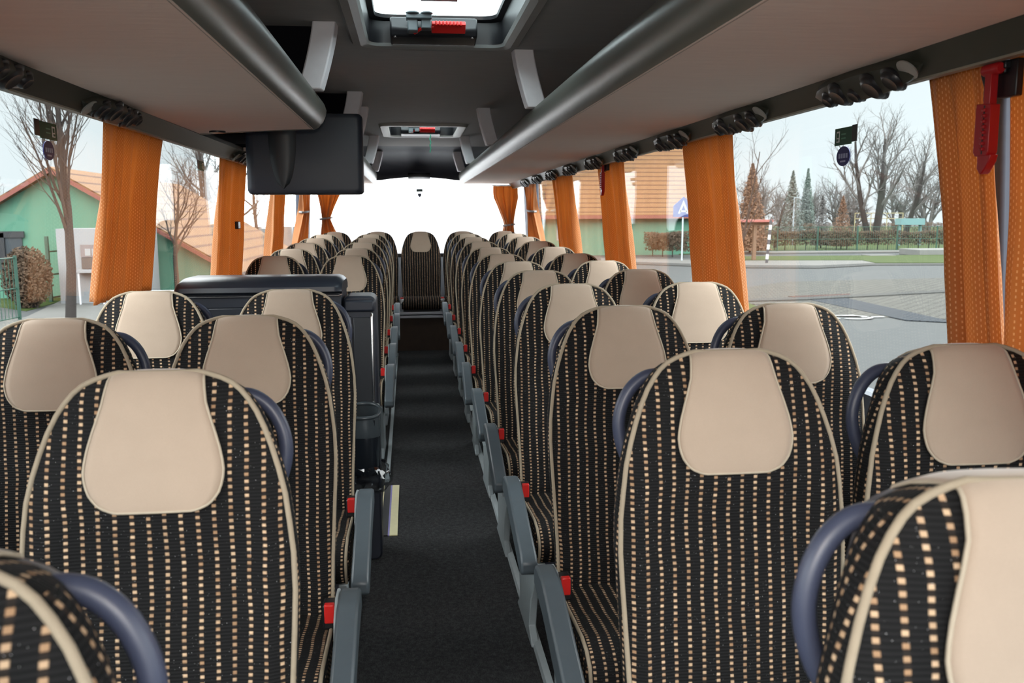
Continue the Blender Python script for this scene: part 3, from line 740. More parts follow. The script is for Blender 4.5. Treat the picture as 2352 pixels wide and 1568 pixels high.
COLS = [-1,-.93,-.84,-.72,-.58,-.42,-.21,0,.21,.42,.58,.72,.84,.93,1]
def seat_proto(side, kind):
    """side: +1 when the aisle is at the seat's +X shoulder; kind: aisle, window or bench."""
    r = empty('coach_seat', (0,0,0), 'x', 'seat', None)
    G = [[Vector((c*wl(d), fy(c*wl(d),d), H-d)) for c in COLS] for d in ROWS]
    nr, nc = len(ROWS), len(COLS)
    idx = [(i,0) for i in range(nr-1,-1,-1)]+[(0,j) for j in range(1,nc-1)]+[(i,nc-1) for i in range(nr)]+[(nr-1,j) for j in range(nc-2,0,-1)]
    per = [G[i][j] for i, j in idx]; n = len(per)
    def normal(k):
        t = per[(k+1)%n]-per[k-1]; v = Vector((-t.z,0,t.x)); v.normalize(); return v
    nor = [normal(k) for k in range(n)]
    if nor[nr//2].x > 0: nor = [-v for v in nor]
    def layer(o, dy):
        out = []
        for k, p in enumerate(per):
            d = H-p.z; v = nor[k]; oo = o*(1-.80*max(0,v.z)**2) if v.z > 0 else o
            if idx[k][0] == nr-1 and 0 < idx[k][1] < nc-1: oo = 0
            out.append(Vector((p.x+v.x*oo, yc(d)+dy, p.z+(v.z*oo-.26*dy*v.z**2 if v.z > 0 else 0))))
        return out
    mb = MB(); mb.grid(G)
    mb.loops([per, layer(.005,.007), layer(.007,.020), layer(.005,.036), layer(-.006,.060), layer(-.024,.082)], False, False)
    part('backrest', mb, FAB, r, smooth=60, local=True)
    mb = MB(); mb.loops([layer(-.025,.080), layer(-.031,.094), layer(-.040,.108), layer(-.052,.115)], False, False)
    mb.grid([[Vector((p.x*.80, yc(H-p.z)+.113, H-.045-(H-p.z)*.95)) for p in row] for row in G])
    part('shell', mb, SHELL, r, smooth=60, local=True, label='navy grey plastic back shell')
    if kind != 'bench':
        k0 = nr+nc-2+nr
        mb = MB(); mb.tube([per[k]+nor[k]*.002+Vector((0,.001,0)) for k in range(k0)], .0046, 8); part('piping', mb, PIPING, r, smooth=80, local=True, label='beige piping')
    # headrest cover
    CW = [(0,.071),(.05,.079),(.085,.091),(.123,.102),(.147,.105),(.166,.103),(.182,.097),(.195,.088),(.204,.076),(.209,.061),(.210,.054)]
    dd = [.002,.012,.025,.045,.07,.09,.114,.133,.147,.160,.171,.182,.19,.197,.202,.2065,.209,.210]
    sc = [-1+2*k/14 for k in range(15)]; P = []
    for y, z in ((.125,-.075),(.120,-.050),(.105,-.028),(.075,-.014),(.045,-.005),(.018,.001)):
        P.append([(.073*s, y, H+z-.009*abs(s)**3) for s in sc])
    for d in dd:
        w = lerp_tab(CW, d); P.append([(w*s, fy(w*s,d)-.0045-.001*(1-abs(s)), H-d-(.007*abs(s)**4 if d < .01 else 0)+(.003*max(0,1-d/.012))) for s in sc])
    mb = MB(); mb.grid(P); cv = part('headrest_cover', mb, COVER, r, smooth=70, local=True, label='beige suede headrest cover')
    m = cv.modifiers.new('thickness', 'SOLIDIFY'); m.thickness = .003; m.offset = 0
    edge = [row[0] for row in P[2:]]+[P[-1][j] for j in range(1,14)]+[row[-1] for row in P[::-1][:-2]]
    mb = MB(); mb.tube([Vector(p)+Vector((0,-.001,0)) for p in edge], .0022, 6); part('hem', mb, HEM, cv, smooth=80, local=True, label='paler stitched hem')
    # cushion
    prof = [(-.05,.350),(-.05,.452),(-.15,.452),(-.25,.456),(-.35,.463),(-.43,.467),(-.485,.460),(-.518,.440),(-.532,.412),(-.528,.385),(-.512,.360),(-.47,.348),(-.30,.345)]
    if kind == 'bench': prof = [(y,z+.058) for y, z in prof]
    mb = MB(); loops = []
    cy_, cz_ = -.29, .405+(.058 if kind == 'bench' else 0)
    for x, k in ((-.207,.90),(-.206,.95),(-.200,.985),(-.188,1.0),(-.10,1.008),(0,1.0),(.10,1.008),(.188,1.0),(.200,.985),(.206,.95),(.207,.90)):
        loops.append([(x, cy_+(y-cy_)*(k if k < 1 else 1), cz_+(z-cz_)*(1+(k-1)*1.6)) for y, z in prof])
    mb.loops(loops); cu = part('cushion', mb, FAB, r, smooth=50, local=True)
    if kind != 'bench':
        for s in (-1,1):
            mb = MB(); mb.tube([(s*.198, cy_+(y-cy_)*.99, cz_+(z-cz_)*1.0) for y, z in prof[2:11]], .0045, 8); part('piping', mb, PIPING, cu, smooth=80, local=True, label='beige piping')
    mb = MB(); mb.prism([(-.02,.30),(.0,.43),(-.04,.44),(-.05,.345),(-.47,.345),(-.49,.32),(-.44,.30)], 'x', -.195, .195); part('seat_frame', mb, SHELL, r, local=True)
    xs = side*.185
    mb = MB(); mb.prism([(-.08,.345),(-.49,.345),(-.47,.30),(-.34,.16),(-.30,.05),(-.36,.012),(-.36,0),(-.02,0),(-.02,.012),(-.08,.06),(-.06,.2)], 'x', xs-.013, xs+.013)
    part('leg', mb, LEGM, r, bevel=.004, local=True)
    mb = MB(); mb.prism([(-.10,.30),(-.40,.30),(-.26,.03),(-.28,0),(-.08,0),(-.10,.03)], 'x', -side*.15-.012, -side*.15+.012); part('leg', mb, LEGM, r, bevel=.004, local=True)
    if kind == 'aisle':
        xa = side*.243
        mb = MB(); mb.prism([(-.150,.480),(-.150,.520),(-.165,.535),(-.195,.541),(-.270,.541),(-.30,.533),(-.60,.425),(-.622,.405),(-.622,.375),(-.605,.362),(-.57,.362),(-.29,.455),(-.22,.468)], 'x', xa-.025, xa+.025)
        part('armrest', mb, ARM, r, bevel=.007, local=True)
        mb = MB(); mb.prism([(-.12,.36),(-.10,.47),(-.14,.525),(-.20,.53),(-.26,.50),(-.30,.42),(-.44,.34),(-.46,.30),(-.30,.26),(-.14,.28)], 'x', xa-side*.028-.006, xa-side*.028+.002)
        part('side_bracket', mb, LEGM, r, bevel=.002, local=True)
        xb = side*.196
        b = MB(); b.box(xb-.017,xb+.017,-.215,-.165,.455,.515); bk = part('buckle', b, BLACKP, r, bevel=.005, local=True)
        b = MB(); b.box(xb-.012,xb+.012,-.222,-.205,.473,.520); part('buckle_button', b, RED, bk, bevel=.003, local=True, label='bright red release button')
    if kind != 'bench':
        P = [(.085,.055,.074),(.110,.052,.076),(.137,.058,.078),(.162,.078,.078),(.179,.108,.078),(.186,.140,.078),(.183,.172,.078),(.174,.202,.076),(.164,.225,.072)]
        rad = [.010,.0115,.0122,.0122,.012,.012,.0122,.012,.010]
        # smooth the path
        Q = []; R_ = []
        for k in range(len(P)-1):
            p0, p1, p2, p3 = [Vector(P[max(0,min(len(P)-1,k+o))]) for o in (-1,0,1,2)]
            for q in range(4):
                t = q/4; v = .5*((2*p1)+(p2-p0)*t+(2*p0-5*p1+4*p2-p3)*t*t+(3*p1-p0-3*p2+p3)*t**3); Q.append((side*v.x, v.z+yc(v.y)*.6, H-v.y)); R_.append(rad[k]+(rad[k+1]-rad[k])*t)
        mb = MB(); mb.tube(Q, R_, 12, flat=1.0); part('grab_handle', mb, HANDLE, r, smooth=80, local=True, label='blue grey grab handle')
    return r
PROTO = {}
def place_seat(side, kind, x, y, top, label, group, rz=0):
    key = (side, kind)
    if key not in PROTO: PROTO[key] = o = seat_proto(side, kind)
    else: o = copy_tree(PROTO[key])
    o.location = (x, y, top-H); o.rotation_euler = (0,0,math.radians(rz)); o['label'] = label; o['group'] = group
P_ = .78
RTOP = {6:-.237,7:-.223,8:-.205,9:-.188,10:-.173}
rnd = random.Random(5)
GA, GB, GC, GD, GE = 'seats along the aisle on the kerb side','seats beside the kerb side windows','seats ahead of the galley cabinet','seats behind the galley cabinet','seats of the rear bench'
for k in range(11):
    y = 1.50+P_*(k-1); t = RTOP.get(k, -.243)
    lab = ('blurred dotted seat cut by the frame corner, nearest on the kerb side of the aisle' if k == 0 else
           'large dotted aisle seat with beige cover just behind the blurred corner seat' if k == 1 else
           'dotted kerb side aisle seat with beige cover, %s row behind the blurred corner seat' % ORD[k])
    place_seat(-1, 'aisle', .568-.002*max(0,k-5), y, t, lab, GA, rnd.uniform(-.8,.8))
for k in range(1,11):
    y = 1.50+P_*(k-1); t = RTOP.get(k, -.243)
    lab = ('large dotted window seat with beige cover under the red hammer' if k == 1 else
           'dotted kerb side window seat with beige cover, %s row behind the blurred corner seat' % ORD[k])
    place_seat(-1, 'window', 1.030-.002*max(0,k-5), y, t, lab, GB, rnd.uniform(-.8,.8))
for k in range(4):
    y = 1.415+P_*(k-1)
    lab = ['blurred dotted seat with thick grey handle in the bottom corner on the door side','largest dotted seat with pinkish beige cover on the door side of the aisle','dotted aisle seat two rows ahead of the galley cabinet','dotted aisle seat directly in front of the galley cabinet and waste bin'][k]
    place_seat(1, 'aisle', -.402, y, -.243, lab, GC)
for k in (2,3):
    y = 1.415+P_*(k-1)
    place_seat(1, 'window', -.853, y, -.243, ['dotted window seat two rows ahead of the galley cabinet','dotted window seat directly in front of the galley cabinet lid'][k-2], GC)
for k in range(6,11):
    y = 1.50+P_*(k-1); t = RTOP[k]
    place_seat(1, 'aisle', -.370, y, t, 'dotted aisle seat past the galley cabinet, %s row behind the monitor' % ORD[k-5], GD, rnd.uniform(-.8,.8))
    place_seat(1, 'window', -.812, y, t, 'dotted window seat past the galley cabinet, %s row behind the monitor' % ORD[k-5], GD, rnd.uniform(-.8,.8))
for x, l in ((-.778,'rear bench seat at the door side corner under the tied curtain'),(-.335,'rear bench seat between the middle one and the door side corner'),(.112,'rear bench seat standing alone at the end of the aisle'),(.556,'rear bench seat between the middle one and the kerb side corner'),(1.005,'rear bench seat at the kerb side corner under the tied curtain')):
    place_seat(1, 'bench', x, 9.30, -.160, l, GE)
for s in (-1, 1):   # buckles at the bench centre
    r = empty('bench_buckle', (.112+s*.205,8.93,-.85), 'chromed belt buckle at the %s edge of the lone rear seat' % ('door side' if s < 0 else 'kerb side'), 'buckle', 'bench buckles')
    x = .112+s*.205
    mb = MB(); mb.box(x-.022,x+.022,8.78,8.84,-.875,-.822); part('buckle_body', mb, CHROME, r, bevel=.008)
    mb = MB(); mb.box(x-.016,x+.016,8.80,8.83,-.823,-.809); part('buckle_button', mb, RED, r, bevel=.003)

# ------------------------------------------------------------------ outside
G = -2.75
ASPH = make_ground('asphalt', (.044,.046,.046,1), (.060,.062,.0615,1), 3)
PAVE = make_ground('pale_pavers', (.066,.065,.058,1), (.086,.083,.074,1), 1.5, 1.2)
PAVED = make_ground('dark_pavers', (.034,.038,.044,1), (.044,.049,.055,1), 1.5, 2.2)
PAVER = make_ground('red_pavers', (.062,.036,.030,1), (.076,.046,.039,1), 1.5, 2.2)
GRASS = make_ground('winter_grass', (.020,.034,.008,1), (.044,.056,.018,1), 1.2)
KERB = make_ground('kerb_stone', (.030,.030,.029,1), (.055,.055,.052,1), 4)
PATHM = make_ground('pale_path', (.085,.083,.078,1), (.11,.107,.10,1), 2)
PAINT = plain('white_road_paint', (.20,.20,.198,1), .7)
MINT = plain('mint_render', (.060,.150,.105,1), .85, .2, var=.05, scale=1.5)
WHITEW = plain('white_painted_wall', (.19,.195,.20,1), .8, .2, var=.04, scale=2)
BARGE = plain('rusty_red_bargeboard', (.13,.032,.022,1), .7)
TILES = make_tiles()
BARK = plain('grey_brown_bark', (.024,.020,.018,1), .9, .2, var=.25, scale=6)
TWIG = plain('brown_twigs', (.030,.023,.020,1), .9, .2, var=.2, scale=6)
FARTWIG = plain('hazy_grey_twigs', (.080,.075,.071,1), .9, .2, var=.15, scale=2)  # paler twig colour with the distance haze put into it
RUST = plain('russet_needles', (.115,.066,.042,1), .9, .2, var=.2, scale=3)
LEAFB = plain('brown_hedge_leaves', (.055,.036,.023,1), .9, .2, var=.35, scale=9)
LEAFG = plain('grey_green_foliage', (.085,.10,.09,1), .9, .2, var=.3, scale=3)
FENCE = plain('dark_green_metal', (.012,.045,.03,1), .5, .4)
WINDK = plain('dark_window_pane', (.03,.035,.04,1), .15, .6)
WOODP = plain('weathered_wood', (.12,.075,.05,1), .8, .2)
def gquad(name, pts, mat, z=0.0, t=.02, label=None):
    P = [(p.x,p.y) for p in pts]
    mb = MB(); mb.prism(P, 'z', G+z-t, G+z); return struct(name, mb, mat, smooth=10, label=label)
def gp(*q): return [at(a,b,z=G) for a, b in q]
mb = MB(); mb.box(-160,200,-60,260,G-.4,G); struct('ground_asphalt', mb, ASPH, label='grey asphalt of the car park')
gquad('ground_pavers', gp((1640,672),(1800,648),(2240,637),(2480,640),(2420,745),(2165,733),(1990,727),(1830,728),(1745,700),(1660,696)), PAVE, .02, .03, 'pale block paving of the parking bays')
gquad('ground_bay_band', gp((1860,690),(1930,683),(2200,743),(2080,737)), PAVED, .03, .02, 'dark block band across the paving')
gquad('ground_red_band', gp((1810,682),(1950,676),(1960,680),(1830,685)), PAVER, .032, .02, 'reddish block band beside the kerb')
gquad('ground_near_kerb', gp((1640,692),(1850,686),(2260,664),(2260,669),(1850,691),(1640,697)), KERB, .06, .06, 'low kerb across the paving')
gquad('ground_near_grass', gp((1620,686),(1690,688),(1752,712),(1690,752),(1600,760)), GRASS, .05, .05, 'grass corner beside the paving')
gquad('ground_far_walk', gp((1380,594),(1650,600),(1980,600),(2010,606),(1880,612),(1690,611),(1380,601)), PATHM, .06, .06, 'pale far pavement')
gquad('ground_far_kerb', gp((1380,601),(1690,611),(1880,612.5),(2010,606),(2300,606),(2300,609),(2010,610),(1880,617),(1690,616),(1380,605)), KERB, .05, .05, 'far kerb line')
gquad('ground_verge', gp((1600,592),(2360,586),(2360,606),(2010,606),(1980,600),(1650,600)), GRASS, .08, .08, 'mown grass verge')
gquad('ground_footpath', gp((1600,581),(2400,574),(2400,577),(1600,585)), PATHM, .10, .08, 'narrow pale footpath')
gquad('ground_lawn', gp((1560,585),(1600,584),(2400,576),(2600,540),(2400,520),(1700,520),(1560,530)), GRASS, .06, .06, 'lawn behind the hedge')
gquad('ground_left_walk', gp((-300,800),(165,860),(330,720),(250,694),(140,692),(60,730),(-300,790)), PATHM, .03, .03, 'pale pavement by the bare street tree')
gquad('ground_left_grass', gp((-100,690),(60,715),(150,690),(330,668),(560,640),(520,618),(300,640),(-100,650)), GRASS, .02, .02, 'grass under the mint walls')
# wheelchair symbol on the bay
def floor_ring(mb, cx, cy, rx, ry, w, a0, a1, n=24):
    P = [[(cx+(rx+o)*math.cos(a0+(a1-a0)*k/n), cy+(ry+o)*math.sin(a0+(a1-a0)*k/n), G+.036) for o in (-w/2,w/2)] for k in range(n+1)]
    mb.grid(P)
c = at(1962,731,z=G); mb = MB(); floor_ring(mb, c.x, c.y, .42, .36, .13, -2.6, 1.9)
mb.box(c.x-.62,c.x-.50,c.y-.25,c.y+.55,G+.033,G+.036); mb.box(c.x-.55,c.x+.25,c.y+.40,c.y+.52,G+.033,G+.036); mb.box(c.x+.2,c.x+.85,c.y-.06,c.y+.06,G+.033,G+.036)
floor_ring(mb, c.x-.75, c.y+.65, .13, .13, .12, 0, 2*PI, 16)
solo('wheelchair_symbol', mb, PAINT, 'white wheelchair symbol painted on the parking bay', 'road marking')

def bare_tree(name, base, height, spread, seed, label, mats=(BARK,TWIG), stems=1, levels=4, r0=.16, fork=.28, group=None, upward=.55, kids=(6,5,5), lean=(0,0), kr=.60):
    rnd = random.Random(seed); tm = MB(); bm_ = MB()
    def branch(p, d, L, r, lev):
        m = 5 if lev < 2 else 3; pts = [p.copy()]; dirs = []
        for k in range(m):
            d = (d+Vector((rnd.uniform(-1,1),rnd.uniform(-1,1),rnd.uniform(-.35,.8)))*(.10 if lev == 0 else .20)).normalized()
            if lev >= 1: d = (d+Vector((0,0,.12*upward))).normalized()
            p = p+d*(L/m); pts.append(p.copy()); dirs.append(d.copy())
        tgt = tm if lev == 0 else bm_
        tgt.tube(pts, [r*(1-.72*k/m) for k in range(m+1)], 7 if lev == 0 else 4 if lev == 1 else 3)
        if lev+1 >= levels: return
        nk = kids[min(lev,len(kids)-1)]
        for q in range(nk):
            t = (fork if lev == 0 else .25)+(1-(fork if lev == 0 else .25))*(q+.6*rnd.random())/nk
            t = min(t,.98); i = min(m-1,int(t*m)); pp = pts[i].lerp(pts[i+1], t*m-i)
            az = q*2.4+rnd.uniform(-.5,.5)+seed; dd = dirs[i]; a = dd.orthogonal().normalized(); b = dd.cross(a)
            side = a*math.cos(az)+b*math.sin(az); ang = rnd.uniform(.45,.85)*(1 if lev else spread)
            nd = (dd*math.cos(ang)+side*math.sin(ang)).normalized()
            branch(pp, nd, L*rnd.uniform(.42,.62)*(1.05-.35*t), r*(1-.62*t)*kr, lev+1)
    for s in range(stems):
        a = 2*PI*s/stems+seed
        d = Vector((lean[0]+.22*math.cos(a)*(stems > 1),lean[1]+.22*math.sin(a)*(stems > 1),1)).normalized()
        branch(Vector(base)+Vector((.25*math.cos(a),.25*math.sin(a),0))*(stems > 1), d, height*(.78 if stems == 1 else rnd.uniform(.72,.85)), r0, 0)
    r = empty(name, base, label, 'tree', group)
    part('trunk', tm, mats[0], r, smooth=60); part('branches', bm_, mats[1], r, smooth=0)
    return r
def leaf_mass(rnd, n, boxfn, size):
    mb = MB()
    for k in range(n):
        p = boxfn(rnd); a = Vector((rnd.gauss(0,1),rnd.gauss(0,1),rnd.gauss(0,1))).normalized(); b = a.orthogonal().normalized(); s = size*rnd.uniform(.6,1.3)
        mb.add([p-a*s, p+b*s*.5, p+a*s, p-b*s*.5], [(0,1,2,3)])
    return mb
def base_at(px, y): p = at(px, 500, y=y); return (p.x, y, G)
# trees on the kerb side
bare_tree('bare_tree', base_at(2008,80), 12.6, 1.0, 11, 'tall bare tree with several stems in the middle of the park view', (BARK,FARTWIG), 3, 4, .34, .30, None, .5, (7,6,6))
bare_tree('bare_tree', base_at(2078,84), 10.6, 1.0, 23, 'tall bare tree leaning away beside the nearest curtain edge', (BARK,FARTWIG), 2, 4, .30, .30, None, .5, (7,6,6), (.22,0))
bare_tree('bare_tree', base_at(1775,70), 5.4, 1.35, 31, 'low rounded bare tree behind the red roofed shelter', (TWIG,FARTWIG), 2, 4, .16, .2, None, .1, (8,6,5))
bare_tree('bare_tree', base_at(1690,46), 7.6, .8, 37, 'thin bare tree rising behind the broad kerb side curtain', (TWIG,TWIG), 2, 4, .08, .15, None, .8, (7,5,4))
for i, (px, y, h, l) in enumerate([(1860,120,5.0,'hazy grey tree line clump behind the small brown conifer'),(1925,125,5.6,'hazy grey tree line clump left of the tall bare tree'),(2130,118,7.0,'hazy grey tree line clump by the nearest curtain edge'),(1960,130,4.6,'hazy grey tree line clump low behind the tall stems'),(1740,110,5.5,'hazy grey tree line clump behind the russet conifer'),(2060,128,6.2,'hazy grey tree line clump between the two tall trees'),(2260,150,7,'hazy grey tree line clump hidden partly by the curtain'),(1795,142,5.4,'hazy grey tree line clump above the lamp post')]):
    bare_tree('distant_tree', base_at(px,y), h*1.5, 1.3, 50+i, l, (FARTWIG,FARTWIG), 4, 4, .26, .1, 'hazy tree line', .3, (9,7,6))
def conifer(name, base, h, w, seed, mat, label, n=1500):
    rnd = random.Random(seed); b = Vector(base)
    def fn(r_):
        t = r_.random()**1.5; a = r_.random()*2*PI; rr = w*(1-t)**.85*math.sqrt(r_.random())*(1+.15*math.sin(9*a+t*20))
        return b+Vector((rr*math.cos(a), rr*math.sin(a), .3+t*(h-.3)))
    r = empty(name, base, label, 'tree')
    part('foliage', leaf_mass(rnd, int(n*2.2), fn, h*.019), mat, r, smooth=0)
    mb = MB(); mb.tube([b, b+Vector((0,0,h*.9))], [h*.014,h*.003], 6); part('trunk', mb, BARK, r)
conifer('conifer', base_at(1725,60), 6.3, 1.35, 61, RUST, 'tall russet conifer rising behind the red roofed shelter', 2600)
conifer('conifer', base_at(1935,66), 4.2, 1.0, 62, RUST, 'small russet conifer standing just behind the hedge', 1300)
conifer('conifer', base_at(1888,68), 4.3, .9, 63, FARTWIG, 'small greyish conifer just behind the hedge', 1100)
conifer('conifer', base_at(1818,95), 7.6, 1.5, 64, LEAFG, 'grey green conifer put for a seat reflection above the lamp post', 1500)  # this and the next stand in for seat reflections in the pane
conifer('conifer', base_at(1852,112), 8.8, 1.3, 65, LEAFG, 'taller grey green conifer put for a seat reflection beside the green sticker', 1500)
# hedge behind the verge
def hedge(name, a, b, h, w, seed, n, label):
    rnd = random.Random(seed); a, b = Vector(a), Vector(b); d = b-a; L = d.length; t = d.normalized(); sd = Vector((-t.y,t.x,0))
    def fn(r_):
        u = r_.random(); hh = h*(.86+.16*noise.noise(Vector((u*L*.5,seed,0)))+.05*noise.noise(Vector((u*L*2,seed,3))))
        return a+d*u+sd*r_.uniform(-w,w)+Vector((0,0,.42+(hh-.42)*r_.random()**.8))
    r = empty(name, (a+b)/2, label, 'hedge'); r.location.z = G
    part('leaves', leaf_mass(rnd, int(n*1.8), fn, .095), LEAFB, r, smooth=0)
    mb = MB()
    for k in range(int(L/.8)):
        p = a+d*((k+.5)/int(L/.8)); mb.tube([p, p+Vector((rnd.uniform(-.1,.1),0,h*.8))], [.04,.02], 4)
    part('stems', mb, BARK, r, smooth=0)
p1, p2 = at(1600,577,z=G), at(2330,573,z=G)
hedge('clipped_hedge', p1, p2, 1.75, .35, 71, 7000, 'long brown clipped hedge along the lawn in the park view')
q1, q2 = at(1640,546,z=G), at(2330,543,z=G)
hedge('clipped_hedge', q1, q2, 2.0, .6, 72, 5000, 'second brown hedge farther back behind the lawn')
hedge('clipped_hedge', at(1488,588,z=G), at(1580,592,z=G), 1.9, .5, 73, 1800, 'short dark hedge beneath the green building past the broad curtain')
def fence(name, a, b, h, n, label, mesh_mat=None):
    r = empty(name, ((a.x+b.x)/2,(a.y+b.y)/2,G), label, 'fence')
    for k in range(n+1):
        p = a.lerp(b, k/n); mb = MB(); mb.box(p.x-.035,p.x+.035,p.y-.035,p.y+.035,G,G+h); part('post', mb, FENCE, r)
    mb = MB(); d = b-a; L = d.length
    for z in (.1, h*.5, h-.06): mb.tube([Vector((a.x,a.y,G+z)),Vector((b.x,b.y,G+z))], .018, 5)
    m = int(L/.16)
    for k in range(1,m): p = a.lerp(b, k/m); mb.beam((p.x,p.y,G+.08),(p.x,p.y,G+h-.05), .014, .014)
    part('wire_panel', mb, mesh_mat or FENCE, r, smooth=0)
fence('park_fence', at(1600,580,z=G), at(2330,576,z=G), 1.9, 8, 'thin green wire fence in front of the long hedge')
fence('wire_fence', at(46,736,z=G), at(-260,800,z=G), 1.75, 3, 'green wire fence panel nearest the door side window')
# shelter with red roof and the striped pole
b = at(1715,600,z=G); Y = 50; x0 = at(1650,500,y=Y).x; x1 = at(1777,500,y=Y).x
r = empty('shelter', ((x0+x1)/2,Y+1,G), 'small shelter with a flat red roof beside the striped pole', 'shelter')
mb = MB(); mb.box(x0,x1,Y,Y+2.2,-.42,-.28); part('roof', mb, plain('red_roof_sheet', (.22,.06,.05,1), .6), r, label='flat red roof')
for px in (1700,1742):
    x = at(px,500,y=Y).x; mb = MB(); mb.box(x-.10,x+.10,Y+.4,Y+.6,G,-.42); part('post', mb, WOODP, r)
mb = MB(); mb.box(x0,x1,Y+.42,Y+.56,-.62,-.42); part('beam', mb, WOODP, r)
a = at(1761,592,y=47.5); b = at(1771,505,y=47.5); a.z = G; r = empty('striped_pole', a, 'leaning black and white striped pole beside the shelter', 'pole')
W2 = plain('white_pole_paint', (.40,.40,.39,1), .6); K2 = plain('black_pole_paint', (.03,.03,.035,1), .6)
for k in range(9):
    mb = MB(); mb.tube([a.lerp(b,k/9), a.lerp(b,(k+1)/9)], .085, 8); part('band', mb, K2 if k%2 == 0 else W2, r, label=('black' if k%2 == 0 else 'white')+' band')
mb = MB(); p = at(1822,515,y=75); mb.tube([(p.x,75,G),(p.x,75,1.5)], [.07,.05], 8); mb.beam((p.x,75,1.5),(p.x+.7,75,1.58),.12,.06); solo('lamp_post', mb, plain('grey_post_paint', (.17,.20,.22,1), .5), 'slim grey lamp post behind the hedge', 'lamp post')
p = at(2112,588,z=G); mb = MB(); mb.box(p.x,p.x+5,p.y,p.y+2.5,G,G+.42); solo('concrete_block', mb, make_ground('pale_concrete',(.10,.10,.095,1),(.13,.13,.122,1),3), 'low pale concrete block on the verge', 'block', bevel=.03)
p = at(2018,589,z=G); mb = MB(); mb.box(p.x-.9,p.x+.9,p.y-.6,p.y+.6,G+.05,G+.11); solo('manhole_cover', mb, PATHM, 'flat pale manhole slab set in the grass verge', 'manhole cover')
p = at(2100,508,y=72); mb = MB(); mb.box(p.x-1.2,p.x+1.0,72,73,-1.0+.1,-.35); mb.box(p.x-1.1,p.x-1.0,72.3,72.6,G,-.9); mb.box(p.x+.8,p.x+.9,72.3,72.6,G,-.9); solo('notice_board', mb, plain('teal_board', (.07,.14,.14,1), .6), 'teal board beyond the hedge near the curtain', 'board')
p = at(1965,486,y=95); q = at(2075,488,y=95)
mb = MB(); mb.box(p.x,q.x,95,95.1,.12,.20); mb.box(p.x,q.x,95,95.1,-.50,-.42)
for k in range(4): x = p.x+(q.x-p.x)*k/3; mb.box(x-.03,x+.03,95,95.1,G,.20)
solo('pitch_rail', mb, plain('yellow_rail_paint', (.20,.17,.09,1), .6), 'yellow rail far behind the tall bare tree', 'rail')
# road sign past the broad curtain
p = at(1566,600,z=G); y = p.y; r = empty('road_sign', (p.x,y,G), 'blue pointed road sign on a grey post near the green building', 'road sign')
mb = MB(); mb.tube([(p.x,y,G),(p.x,y,.1)], .05, 8); part('post', mb, plain('grey_sign_post', (.32,.36,.38,1), .5), r)
mb = MB(); zc = .35
mb.prism([(p.x-.62,zc-.45),(p.x+.62,zc-.45),(p.x+.62,zc+.2),(p.x,zc+.75),(p.x-.62,zc+.2)], 'y', y-.08, y-.05); part('board', mb, plain('road_sign_blue', (.006,.02,.11,1), .5), r)
mb = MB(); mb.prism([(p.x-.34,zc-.25),(p.x-.2,zc-.25),(p.x,zc+.25),(p.x+.2,zc-.25),(p.x+.34,zc-.25),(p.x,zc+.55)], 'y', y-.086, y-.08); mb.box(p.x-.22,p.x+.22,y-.086,y-.08,zc-.16,zc-.06); part('symbol', mb, PAINT, r, label='white triangular symbol')

# long mint building behind on the kerb side
def long_building():
    Y = 60; xa = at(1195,500,y=Y).x; xb = at(1600,500,y=Y).x
    r = empty('mint_building', ((xa+xb)/2,Y+4,G), 'long mint building with orange tiled roof seen past the kerb side curtains', 'building')
    mb = MB(); mb.box(xa,xb,Y,Y+9,G,.0); part('wall', mb, MINT, r)
    mb = MB(); mb.prism([(Y-.7,-.12),(Y-.7,.06),(Y+4.5,5.6),(Y+9.7,.06),(Y+9.7,-.12)], 'x', xa-.6, xb+.6); part('roof', mb, TILES, r, label='orange tiled roof')
    mb = MB(); mb.box(xa-.6,xb+.6,Y-.78,Y-.68,-.22,.02); part('eaves_board', mb, BARGE, r)
    for f in (.25,.55):
        x = xa+(xb-xa)*f; w = MB(); w.box(x-.6,x+.6,Y-.05,Y,-1.7,-.6); fr = part('window', w, WHITEW, r); w = MB(); w.box(x-.5,x+.5,Y-.07,Y-.05,-1.6,-.7); part('pane', w, WINDK, fr)
long_building()
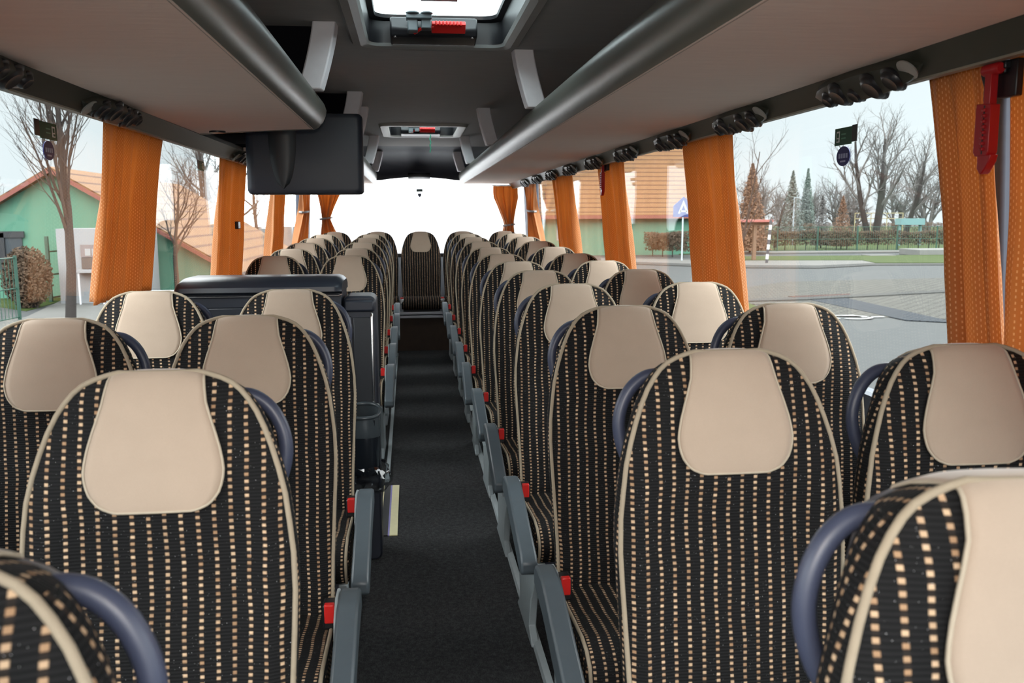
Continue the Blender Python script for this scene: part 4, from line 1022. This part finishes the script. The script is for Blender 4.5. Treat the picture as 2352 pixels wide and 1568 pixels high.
# mint gable on the door side
def gable():
    Y = 31.6; A = at(123,396,y=Y); hw = 7.2; xl, xr = A.x-hw, A.x+hw; ez = A.z-hw*.60
    r = empty('gable_building', (A.x,Y,G), 'mint gabled building with orange roof behind the bare street tree', 'building')
    mb = MB(); mb.prism([(xl,G),(xr,G),(xr,ez),(A.x,A.z),(xl,ez)], 'y', Y, Y+16); part('wall', mb, MINT, r)
    for s, e in ((-1,xl),(1,xr)):
        mb = MB(); n = Vector((s*.6,0,1)).normalized()*.16; a = Vector((A.x,0,A.z)); b = Vector((e+s*.7,0,ez-.42))
        mb.loops([[(a.x,y,a.z),(b.x,y,b.z),(b.x+n.x,y,b.z+n.z),(a.x,y,a.z+.19)] for y in (Y-.35,Y+16.4)]); part('roof_slope', mb, TILES, r, label='orange tiled slope')
        mb = MB(); mb.loops([[(p.x,Y-.36-d,p.z-.02),(p.x,Y-.36-d,p.z+.13)][::1]+[(p.x,Y-.36-d+.05,p.z+.13),(p.x,Y-.36-d+.05,p.z-.02)] for p in (a,b) for d in (.05,)]); part('bargeboard', mb, BARGE, r)
    # dark opening at the lower edge
    p = at(-70,535,y=Y); q = at(57,612,y=Y)
    mb = MB(); mb.box(p.x,q.x,Y-.06,Y,q.z,p.z); w = part('window', mb, WINDK, r)
    mb = MB(); mb.box(p.x-.1,q.x+.1,Y-.12,Y-.06,p.z-.16,p.z+.05); mb.box(q.x-.75,q.x-.55,Y-.12,Y-.06,q.z-.2,p.z); part('frame', mb, BLACKP, w)
    # white lower wing with the hatch shelf and notices
    Yk = 29.2; p = at(140,690,y=Yk); q = at(335,690,y=Yk); zt = at(200,525,y=Yk).z
    k = empty('white_kiosk', ((p.x+q.x)/2,Yk,G), 'white kiosk front with counter and notices behind the bare street tree', 'kiosk')
    mb = MB(); mb.box(p.x,q.x,Yk,Yk+1.7,G,zt); part('wall', mb, WHITEW, k)
    a = at(188,592,y=Yk); b = at(245,616,y=Yk); mb = MB(); mb.box(a.x,b.x,Yk-.05,Yk,b.z,a.z); part('hatch_opening', mb, plain('brown_shutter', (.05,.038,.033,1), .7), k)
    a = at(182,619,y=Yk); b = at(250,622,y=Yk); mb = MB(); mb.box(a.x,b.x,Yk-.45,Yk,b.z-.03,a.z); part('counter', mb, WHITEW, k)
    for px in (192,246): x = at(px,640,y=Yk).x; mb = MB(); mb.box(x-.025,x+.025,Yk-.42,Yk-.37,G,b.z); part('counter_leg', mb, plain('grey_leg', (.4,.4,.42,1), .5), k)
    a = at(185,562,y=Yk); b = at(245,590,y=Yk); mb = MB(); mb.box(a.x,b.x,Yk-.05,Yk,b.z,a.z); part('notice_panel', mb, plain('mauve_panel', (.12,.10,.10,1), .7), k)
    for i in range(3):
        a = at(196+16*i,571,y=Yk); mb = MB(); mb.box(a.x,a.x+.17,Yk-.065,Yk-.05,a.z-.22,a.z); part('notice', mb, PAINT, k)
    a = at(244,556,y=Yk); b = at(258,582,y=Yk); mb = MB(); mb.box(a.x,b.x,Yk-.06,Yk,b.z,a.z); part('yellow_sign', mb, plain('yellow_sign', (.42,.34,.03,1), .6), k, label='yellow sign')
gable()
p = at(163,752,z=G); bare_tree('street_tree', (p.x,p.y,G), 9.6, .55, 84, 'slim bare street tree in front of the mint gable', (BARK,TWIG), 1, 4, .135, .27, None, 1.3, (22,9,7), (0,0), .44)
p = at(408,652,z=G); bare_tree('street_tree', (p.x*.80,p.y*.80,G), 4.6, .8, 88, 'small bare tree seen through the second door side pane', (BARK,TWIG), 1, 4, .10, .40, None, .8, (9,6,5))
for i, (px, y, h, l) in enumerate([(482,60,11,'brown bare tree crowding the second door side pane'),(520,66,12,'brown bare tree behind the monitor side curtain'),(600,80,12,'brown bare tree past the monitor side curtain'),(-40,90,7,'hazy bare tree beyond the gable end')]):
    bare_tree('bare_tree', base_at(px,y), h, 1.1, 90+i, l, (TWIG,FARTWIG), 2, 4, .2, .15, None, .5, (8,6,6))
# gate and bush by the kiosk
a = at(118,694,z=G); b = at(150,688,z=G); r = empty('wire_gate', ((a.x+b.x)/2,a.y,G), 'dark green gate between the bush and the white kiosk', 'gate')
for p, h in ((a,2.15),(b,1.95)):
    mb = MB(); mb.box(p.x-.05,p.x+.05,p.y-.05,p.y+.05,G,G+h); part('post', mb, FENCE, r)
mb = MB()
for z in (.15,.9,1.65): mb.beam((a.x,a.y,G+z),(b.x,b.y,G+z),.04,.05)
part('frame', mb, FENCE, r)
p = at(68,708,z=G); rn = random.Random(9)
def bushf(r_):
    v = Vector((r_.gauss(0,1),r_.gauss(0,1),r_.gauss(0,1))).normalized()*r_.random()**.4
    return Vector((p.x+v.x*.72,p.y+v.y*.7,G+.95+v.z*.95))
r = empty('round_bush', (p.x,p.y,G), 'brown leafy bush beside the green wire fence', 'bush')
part('leaves', leaf_mass(rn, 6000, bushf, .055), LEAFB, r, smooth=0)
mb = MB()
for k in range(5): mb.tube([(p.x+.1*k-.2,p.y,G),(p.x+.25*k-.5,p.y,G+1.2)], [.05,.02], 5)
part('stems', mb, BARK, r)

# ------------------------------------------------------------------ lift everything so that the aisle floor is at z = 0
for o in COL.objects:
    if o.parent is None: o.location.z += LIFT
